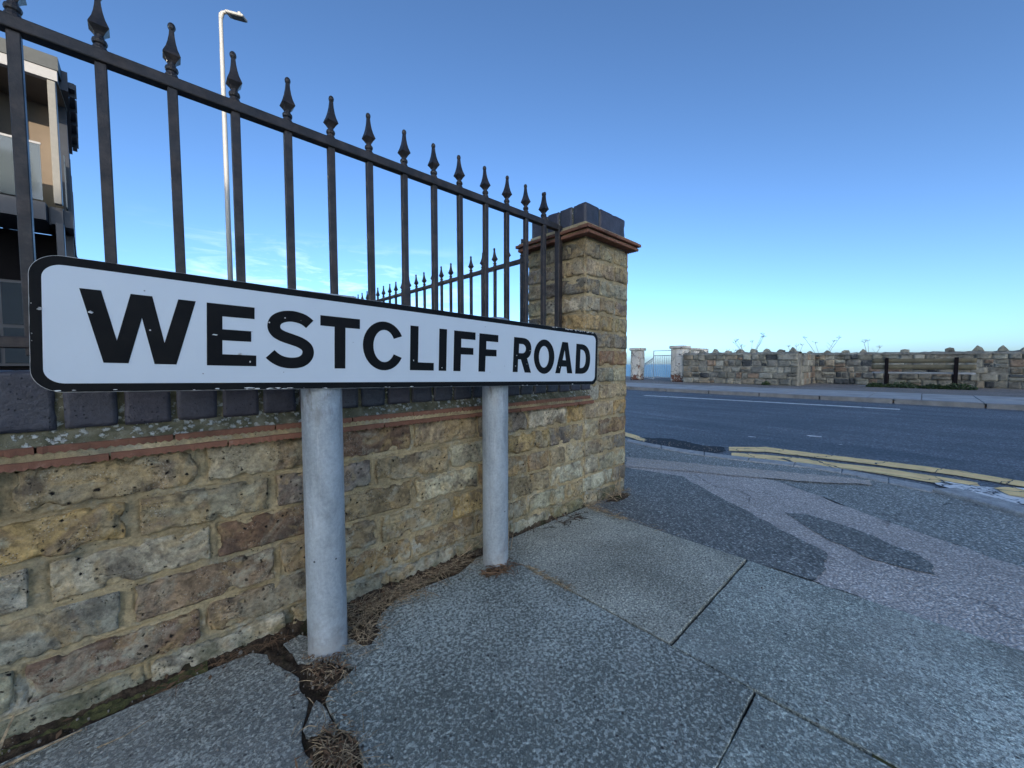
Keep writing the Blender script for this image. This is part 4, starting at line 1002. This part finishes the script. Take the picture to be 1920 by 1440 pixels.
# ------------------------------------------------------------------ street lamp
LP = thing('street_lamp', 'tall white street lamp with a short bracket and flat lantern behind the railing', 'street lamp', (1.33, 10.35, 0))
m = MB(); m.lathe([(-.05, .068), (1.9, .068), (1.93, .058), (2.0, .056)], 20); link('base_section', m.me('b', True), 'lamp_base_paint', LP)
m = MB(); m.lathe([(1.98, .050), (4.5, .046), (7.2, .040), (7.22, .037), (7.86, .036), (7.93, .030), (7.95, .01)], 20); link('column', m.me('c', True), 'lamp_paint', LP)
m = MB(); m.tube([(0, 0, 7.82), (.03, -.03, 7.94), (.08, -.07, 7.96), (.16, -.13, 7.92)], [.04, .04, .035, .03], 10); link('bracket', m.me('br', True), 'lamp_paint', LP)
m = MB(); m.box(-.02, -.09, -.03, .36, .09, .025); hd = bevelled(m.me('lantern'), .022, 2); o = link('lantern', hd, 'lamp_paint', LP); o.location = (.12, -.10, 7.93); o.rotation_euler = (0, R(14), R(-42))
m = MB(); m.box(.07, -.07, -.037, .33, .07, -.029); o2 = link('lens', m.me('lens'), 'dark_frame', o)
m = MB(); m.lathe([(0, .035), (.05, .035), (.07, .015)], 12, (.22, 0, .03)); link('photocell', m.me('pc', True), 'lamp_paint', o)

# ------------------------------------------------------------------ modern flats on the left
BL = thing('apartment_building', 'modern grey apartment building with brown soffits and glass balconies behind the railing', 'building', (-1.165, 11.9, 0))
def bpart(name, mat, boxes, bev=0):
    m = MB()
    for b in boxes: m.box(*b)
    me = m.me(name)
    if bev: bevelled(me, bev)
    return link(name, me, mat, BL)
bpart('roof_edge', 'grey_roof', [(-9, -.02, 6.36, .04, .5, 6.62)])
bpart('fascia', 'pale_fascia', [(-9, .0, 6.16, .02, .12, 6.355)])
bpart('roof', 'grey_roof', [(-9, .5, 6.3, -.02, 1.8, 6.6), (-9, 1.8, 6.3, -.8, 6, 6.58)])
bpart('soffit', 'brown_panel', [(-9, .12, 6.16, .02, 1.25, 6.19)])
bpart('wall', 'brown_panel', [(-9, 1.25, 3.8, -.05, 1.4, 6.16)])
bpart('column', 'beige_metal', [(-.12, .02, 3.78, -.01, .15, 6.155)], .01)
bpart('column', 'dark_frame', [(-.12, .04, 0, -.01, .15, 3.42)], .01)
bpart('column', 'dark_frame', [(-4.2, .04, 0, -4.03, .21, 3.42)], .01)
bpart('balcony_floor', 'dark_frame', [(-9, .0, 3.42, -.23, 1.3, 3.76), (-.2, .24, 3.42, -.03, 1.3, 3.76)])
bpart('wall', 'recess_shade', [(-9, 1.3, .3, -.14, 9, 3.41)])  # lower wall coloured black for the shade under the balcony
for i in range(5):
    x1 = -.26-i*1.35
    g = bpart('balcony_glass', 'balcony_glass', [(x1-1.32, .04, 3.80, x1, .055, 4.86)]); m = MB(); m.box(x1-1.33, .03, 4.862, x1+.01, .065, 4.90); link('handrail', m.me('h'), 'pale_fascia', g)
for i in range(3):
    x1 = -2.9-i*1.9
    wdw = bpart('window', 'dark_frame', [(x1-1.5, 1.20, 4.0, x1, 1.245, 5.9)])
    m = MB(); m.box(x1-1.44, 1.18, 4.06, x1-.8, 1.198, 5.84); m.box(x1-.72, 1.18, 4.06, x1-.06, 1.198, 5.84); link('pane', m.me('p'), 'window_glass', wdw)
for i in range(4):
    x1 = -.47-i*1.5
    wdw = bpart('window', 'dark_frame', [(x1-1.2, 1.22, .55, x1, 1.295, 2.35)])
    m = MB()
    for a, b, c, d in [(-1.14, -.63, .61, 1.35), (-.57, -.06, .61, 1.35), (-1.14, -.63, 1.42, 2.29), (-.57, -.06, 1.42, 2.29)]: m.box(x1+a, 1.20, c, x1+b, 1.218, d)
    link('pane', m.me('p'), 'window_glass', wdw)
# receding side: posts, glass screens and perforated panels of the side balconies
ang = R(4.6)
def side(x, y, z): return (x*math.cos(ang)-y*math.sin(ang)-.14, x*math.sin(ang)+y*math.cos(ang)+.3, z)
def sbox(name, mat, x0, y0, z0, x1, y1, z1):
    m = MB(); m.box(x0, y0, z0, x1, y1, z1); m.v = [side(*v) for v in m.v]; return link(name, m.me(name), mat, BL)
sbox('eaves', 'dark_frame', .05, .05, 6.20, .27, 3.6, 6.58)
gt = sbox('gutter', 'dark_frame', .275, .1, 6.30, .36, 3.6, 6.42)
for k in range(5):
    m = MB(); m.box(.255, .3+k*.7, 6.22, .385, .33+k*.7, 6.50); m.v = [side(*v) for v in m.v]; link('bracket', m.me('gb'), 'dark_frame', gt)
for k, y in enumerate([.75, 1.7, 2.8, 4.0, 5.4, 7.0]):
    sbox('post', 'dark_frame', .10, y, 0, .22, y+.12, 6.2)
for k, (a, b) in enumerate([(.1, .75), (.87, 1.7), (1.82, 2.8), (2.92, 4.0), (4.12, 5.4), (5.52, 7.0)]):
    sbox('balcony_glass', 'balcony_glass', .15, a, 3.85, .17, b-.02, 4.9)
    if k: sbox('screen_panel', 'perforated', .13, a+.02, 2.2, .145, b-.06, 3.4)
for k in range(6):
    sbox('floor_slab', 'dark_frame', -.1, .05+k*1.5, 3.42, .24, 1.5+k*1.5, 3.76)
sbox('side_wall', 'dark_frame', -.9, .4, 3.8, -.8, 6, 6.15)
sbox('side_wall', 'recess_shade', -.35, 1.3, .3, -.3, 9, 3.4)
bpart('plinth', 'recess_shade', [(-9, 1.15, -.05, .1, 9, .3)])

# ------------------------------------------------------------------ sea wall of rubble stone
RUB = [(.29, .265, .205), (.33, .31, .24), (.23, .215, .17), (.37, .345, .275), (.20, .19, .16), (.29, .24, .17), (.26, .25, .205), (.27, .195, .135), (.08, .085, .085)]
stm = [block('stone', 1, .5, 1, .14, 300+i, .05, 4, .09, 0, .06) for i in range(14)]
def rubble_wall(label, x, ya, yb, zl, zr_, seed, gaps=()):
    T = thing('stone_wall', label, 'wall', (x, (ya+yb)/2, .038)); r = random.Random(seed); Lw = ya-yb; cy = (ya+yb)/2
    m = MB(); m.add([(.035, ya-cy, -.05), (.035, yb-cy, -.05), (.45, yb-cy, -.05), (.45, ya-cy, -.05), (.035, ya-cy, zl-.03), (.035, yb-cy, zr_-.03), (.45, yb-cy, zr_-.03), (.45, ya-cy, zl-.03)],
                    [(0, 1, 5, 4), (1, 2, 6, 5), (2, 3, 7, 6), (3, 0, 4, 7), (4, 5, 6, 7)])
    link('mortar', m.me('core'), 'rubble_mortar', T)
    nr = 5
    hs = [r.uniform(.8, 1.2) for _ in range(nr)]; s = sum(hs)
    acc = 0
    for q in range(nr):
        y = ya
        z0f, z1f = acc/s, (acc+hs[q])/s; acc += hs[q]
        while y > yb+.03:
            ln = min(r.uniform(.12, .33), y-yb)
            if y-ln < yb+.12: ln = y-yb
            f = (ya-y)/Lw; H = zl+(zr_-zl)*f-.03
            z0, z1 = z0f*H+r.uniform(-.012, .012), z1f*H+r.uniform(-.012, .012)
            if r.random() > .035:
                split = r.random() < .16
                for (a, b) in ([(z0, (z0+z1)/2), ((z0+z1)/2, z1)] if split else [(z0, z1)]):
                    o = link('stone', r.choice(stm), 'rubble', T); g_ = r.uniform(.008, .02)
                    o.scale = (ln-g_, r.uniform(.2, .32), (b-a-g_*.8)*r.uniform(.86, 1.04)); o.rotation_euler = (R(r.uniform(-2, 2)), 0, -PI/2+R(r.uniform(-3, 3)))
                    o.location = (r.uniform(-.01, .03), y-g_/2-cy, a+g_*.4)
                    c = r.choice(RUB); k = r.uniform(.75, 1.25); o.color = (c[0]*k, c[1]*k, c[2]*k, 1)
            y -= ln
    # rough mortar capping and upright coping stones
    def topf(u, t):
        f = u; yy = ya+(yb-ya)*f-cy; zt = zl+(zr_-zl)*f; a = PI*t
        return (.26-.27*math.cos(a), yy, zt-.05+.065*math.sin(a)**.6*(1+.25*fbm(yy, t, seed, 3))+.02*fbm(yy, t, seed, 9))
    nu_ = int(Lw/.05); V = []; F = []
    for j in range(9):
        for i in range(nu_+1): V.append(topf(i/nu_, j/8))
    for j in range(8):
        for i in range(nu_): a = j*(nu_+1)+i; F.append((a, a+1, a+nu_+2, a+nu_+1))
    link('capping', mesh('capping', V, F, True), 'rubble_mortar', T)
    return T
T1 = rubble_wall('rough stone sea wall standing forward, right of the rendered pier', 11.85, 5.02, 2.15, .87, .85, 5)
T2 = rubble_wall('rough stone sea wall set back behind the bench', 13.95, 2.75, -6.0, .86, .80, 9)
# return between the two walls
m = MB(); m.box(.0, -.25, -.05, 1.7, .02, .82); o = link('return_wall', bevelled(m.me('ret'), .03, 2), 'rubble_mortar', T1); o.location = (.4, -1.2, 0)
for q in range(5):
    xx = .02
    while xx < 1.6:
        ln = rng.uniform(.2, .4); o = link('stone', rng.choice(stm), 'rubble', T1); o.scale = (ln-.02, .12, .15); o.location = (.4+xx, -1.47, .01+q*.165); xx += ln; c = rng.choice(RUB); o.color = (*c, 1)
def peak(kind, r):
    m = MB(); w_, h_ = r.uniform(.085, .12), r.uniform(.11, .15)
    if kind: p = [(-w_, 0), (-w_*.5, h_*.6), (0, h_), (w_*.55, h_*.55), (w_, 0)]
    else: p = [(-w_*.8, 0), (-w_*.7, h_*.7), (w_*.1, h_*.85), (w_*.75, h_*.6), (w_*.75, 0)]
    p = [(a+r.uniform(-.015, .015), b+r.uniform(-.012, .012) if b else 0) for a, b in p]
    k = len(p); m.add([(-.12, a, b-.03) for a, b in p]+[(.12, a*.9, b*.95-.03) for a, b in p], [tuple(range(k)), tuple(range(2*k-1, k-1, -1))]+[(i, i+k, (i+1) % k+k, (i+1) % k) for i in range(k)])
    return bevelled(m.me('coping_stone'), .006, 1)
def wy(px, X): # y on the plane x=X for a measured horizontal bearing
    t = (px-960)/722.; ca, sa = math.cos(R(CAM_AZ)), math.sin(R(CAM_AZ))
    dx, dy = ca+t*sa, sa-t*ca; return X*dy/dx
r4 = random.Random(3)
for px in (1295, 1316, 1341, 1365, 1388, 1412, 1437, 1463, 1486):
    o = link('coping_stone', peak(r4.random() < .7, r4), 'rubble', T1); o.location = (.26, wy(px, 12.1)-(5.02+2.15)/2, .875); o.color = (*r4.choice(RUB[:4]), 1)
for px in (1518, 1550, 1584, 1617, 1694, 1778, 1830, 1878, 1922, 1960, 2010):
    o = link('coping_stone', peak(r4.random() < .55, r4), 'rubble', T2); o.location = (.26, wy(px, 14.2)-(2.75-6.)/2, .865); o.color = (*r4.choice(RUB[:4]), 1)
# rendered gate piers and wall stub
def pier(label, x, y, wx, wyd, h):
    T = thing('rendered_pier', label, 'pillar', (x, y, .038))
    me = block('shaft', wx, wyd, h-.1, .06, int(y*10), .006, 5, .015); o = link('shaft', me, 'render', T); o.location = (-wx/2, -wyd/2, 0)
    me = block('cap', wx+.08, wyd+.08, .10, .06, int(y*13), .004, 5, .015); o = link('cap', me, 'render', T); o.location = (-wx/2-.04, -wyd/2-.04, h-.1)
    return T
pier('weathered cream rendered pier beyond the road, next to the brick pillar', 12.55, 6.90, .36, .34, 1.12)
pier('weathered cream rendered pier with red brick showing, right of the metal gate', 12.22, 5.27, .42, .40, 1.13)
T = thing('rendered_wall', 'short cream rendered wall stub joining the right pier', 'wall', (12.9, 5.3, .038))
o = link('wall_body', block('wall_body', 1.25, .26, 1.0, .1, 4, .006, 4, .015), 'render', T); o.location = (-.35, -.20, 0)
o = link('cap', block('cap', 1.3, .32, .08, .1, 6, .004, 4, .012), 'render', T); o.location = (-.36, -.23, 1.0)
o = link('pier_end', block('pier_end', .34, .34, 1.08, .1, 7, .006, 4, .015), 'render', T); o.location = (.72, -.26, 0)
# gate / handrail
T = thing('metal_gate', 'grey metal barred gate with sloping handrail between the rendered piers', 'gate', (13.0, 6.2, .038))
def gbar(name, pts, r): m = MB(); m.tube(pts, r, 6); return link(name, m.me(name), 'gate_metal', T)
gx = .35
gy0, gy1 = wy(1258, 13.35)-6.2, wy(1225, 13.35)-6.2
gbar('frame', [(gx, gy0-.15, .06), (gx, gy0-.15, 1.03), (gx, gy1, 1.03), (gx, gy1, .0)], .02); gbar('frame', [(gx, gy0, .08), (gx, gy1, .08)], .018); gbar('frame', [(gx, gy0, .86), (gx, gy1, .86)], .014)
for i in range(8): y = gy0+(gy1-gy0)*i/8; gbar('bar', [(gx, y, .08), (gx, y, .86)], .009)
gy2 = gy1+(wy(1204, 13.35)-wy(1225, 13.35))
gbar('handrail', [(gx, gy1, .78), (gx, gy2, .48)], .02); gbar('handrail', [(gx, gy1, .72), (gx, gy2, .40)], .012)
gbar('handrail', [(gx, gy1, .02), (gx, gy2, .06)], .014)
for i in range(1, 6): f = i/6; y = gy1+(gy2-gy1)*f; gbar('bar', [(gx, y, .05), (gx, y, .72-.32*f)], .009)
gbar('handrail', [(gx+.6, gy1+.1, .10), (gx+.3, gy2, -.12)], .03)

# ------------------------------------------------------------------ bench
BX = 12.95
BN = thing('park_bench', 'weathered wooden bench with two black metal frames facing the sea wall', 'bench', (BX, wy(1728, BX), .038))
by = BN.location.y
def bz(py, X=BX, px=1728):
    t = (px-960)/722.; d = X/(math.cos(R(CAM_AZ))+t*math.sin(R(CAM_AZ))); return CAM_H+(683-py)/722*d-.038
yl, yr = wy(1633, BX)-by, wy(1831, BX)-by
def plank(name, mat, x0, x1, z0, z1, s):
    me = block(name, x1-x0, yl-yr, z1-z0, .06, s, .003, 6, .008); o = link(name, me, mat, BN); o.location = (x0, yr, z0)
plank('back_plank', 'bench_wood', .035, .065, bz(680.5), bz(672), 1)
plank('back_plank', 'bench_wood', .035, .065, bz(693), bz(683.5), 2)
zs = bz(699)
for k in range(3): plank('seat_plank', 'bench_seat_wood', .12+k*.14, .245+k*.14, zs-.03, zs+.01+.0*k, 4+k)
for px in (1661.5, 1792):
    y = wy(px, BX)-by
    m = MB(); m.box(-.02, y-.032, 0, .033, y+.032, bz(670.5)); m.box(.033, y-.03, zs-.09, .56, y+.03, zs-.035); m.box(.50, y-.03, 0, .56, y+.03, zs-.09)
    link('frame', bevelled(m.me('frame'), .004), 'bench_metal', BN)
# weeds at the bench feet, light slab
def leafclump(name, label, cx, cy, rx, ry, h, n, seed):
    r = random.Random(seed); m = MB()
    for i in range(n):
        a = r.uniform(0, 2*PI); q = math.sqrt(r.random()); x = cx+rx*q*math.cos(a); y = cy+ry*q*math.sin(a); z = .04+h*r.random()*(1-q*q*.7)
        s = r.uniform(.02, .045); u = Vector((r.uniform(-1, 1), r.uniform(-1, 1), r.uniform(-.5, .8))).normalized()*s; v = u.cross(Vector((r.uniform(-1, 1), r.uniform(-1, 1), 1))).normalized()*s*.5; c = Vector((x, y, z))
        m.add([c-u*.6, c+v, c+u, c-v], [(0, 1, 2, 3)])
    link(name, m.me(name), 'green_leaf', label=label, category='weeds')
for i, (px, rr_, h) in enumerate([(1643, .17, .11), (1690, .30, .15), (1752, .24, .11), (1797, .28, .14)]):
    leafclump('weed_clump', ['low green weeds left of the left bench leg', 'bushy green weeds right of the left bench leg', 'sparse green weeds under the middle of the bench', 'green weeds round the right bench leg'][i], BX-.25, wy(px, BX-.25), .12, rr_, h, 420, 60+i)
link('manhole_cover', sheet('mc', [(13.15, wy(1608, 13.15)), (13.0, wy(1672, 13.0)), (13.45, wy(1678, 13.4)), (13.6, wy(1625, 13.6))], .046, .01, .02), 'kerb', label='pale concrete slab let into the far pavement under the bench', category='slab')
# weeds growing at wall foot and dry umbels behind the wall
leafclump('weed_clump', 'small green weed at the foot of the forward stone wall', 11.75, wy(1437, 11.75), .05, .10, .10, 120, 77)
def umbel(label, X, px, h, seed, n=5, sp=.22):
    r = random.Random(seed); m = MB(); y0 = wy(px, X)
    for s in range(n):
        a = r.uniform(-1, 1); b = r.uniform(-.4, .4); top = h*r.uniform(.65, 1); p = [(X+b*.1*t, y0+a*sp*t**1.3, .5+top*t) for t in (0, .35, .7, 1)]
        m.tube(p, [.007, .006, .005, .004], 4)
        for k in range(6):
            q = Vector(p[-1]); d = Vector((r.uniform(-1, 1), r.uniform(-1, 1), r.uniform(.1, 1))).normalized()*r.uniform(.04, .09); m.tube([q, q+d], .003, 3)
            for e in range(3): q2 = q+d; m.tube([q2, q2+Vector((r.uniform(-1, 1), r.uniform(-1, 1), r.uniform(-.2, 1)))*.022], .003, 3)
        if r.random() < .7:
            q = Vector(p[2]); m.tube([q, q+Vector((r.uniform(-.1, .1), r.uniform(-.15, .15), r.uniform(.08, .2)))], .003, 3)
    o = link('dried_plant', m.me('dried_plant'), 'umbel', label=label, category='dead plant')
plain('umbel', (.22, .20, .15), .8)
umbel('tallest spray of dry umbels rising behind the forward stone wall', 13.0, 1405, .95, 1, 8, .45)
umbel('single dry stem left of the tallest spray behind the wall', 13.0, 1371, .72, 2, 2, .12)
umbel('small dry umbel behind the joint of the two stone walls', 14.8, 1491, .85, 3, 3, .3)
umbel('forked dry stem behind the set back wall, left of the bench', 14.8, 1540, .95, 4, 4, .5)
umbel('short dry stem behind the wall above the left end of the bench', 14.8, 1629, .80, 5, 3, .22)

# ------------------------------------------------------------------ long unseen building, added behind the viewer to shade this corner
TH = 5.1+57*math.tan(R(SUN_EL))-.2
BK = thing('shade_block', 'tall brick block added behind the viewer to shade this corner', 'building', (-28, -40, 0))
def kpart(name, mat, boxes):
    m = MB()
    for b in boxes: m.box(*b)
    return link(name, m.me(name), mat, BK)
kpart('wall', 'block_wall', [(-18, -9, 0, 18.5, 0, TH)])  # body of the added shade block
m = MB(); m.add([(-18.5, .5, TH), (19, .5, TH), (19, -9.5, TH), (-18.5, -9.5, TH), (-18.5, -4.5, TH+2.4), (19, -4.5, TH+2.4)], [(0, 1, 5, 4), (2, 3, 4, 5), (1, 2, 5), (3, 0, 4), (0, 3, 2, 1)]); link('roof', m.me('roof'), 'block_roof', BK)  # top of the added shade block
wm = MB(); wm.box(-.6, -.02, -.8, .6, .03, .8); wme = wm.me('window')
for i in range(9):
    for z in (2.2, 5.4, 8.6, 11.8, 15.0, 18.2): o = link('window', wme, 'window_glass', BK); o.location = (-16+i*4, .02, z)  # windows on the added shade block

# repeats share a group
for o in list(COL.objects):
    if o.parent: continue
    k = o.name.split('.')[0]
    g_ = {'iron_railing': 'spear topped railings on the brick walls', 'rendered_pier': 'rendered piers beside the metal gate', 'stone_wall': 'rubble stone sea walls beyond the road',
          'dried_plant': 'dry plants behind the sea wall', 'weed_clump': 'green weeds along the sea wall', 'dead_plant': 'dry stalks at the foot of the brick wall'}.get(k)
    if g_: o['group'] = g_
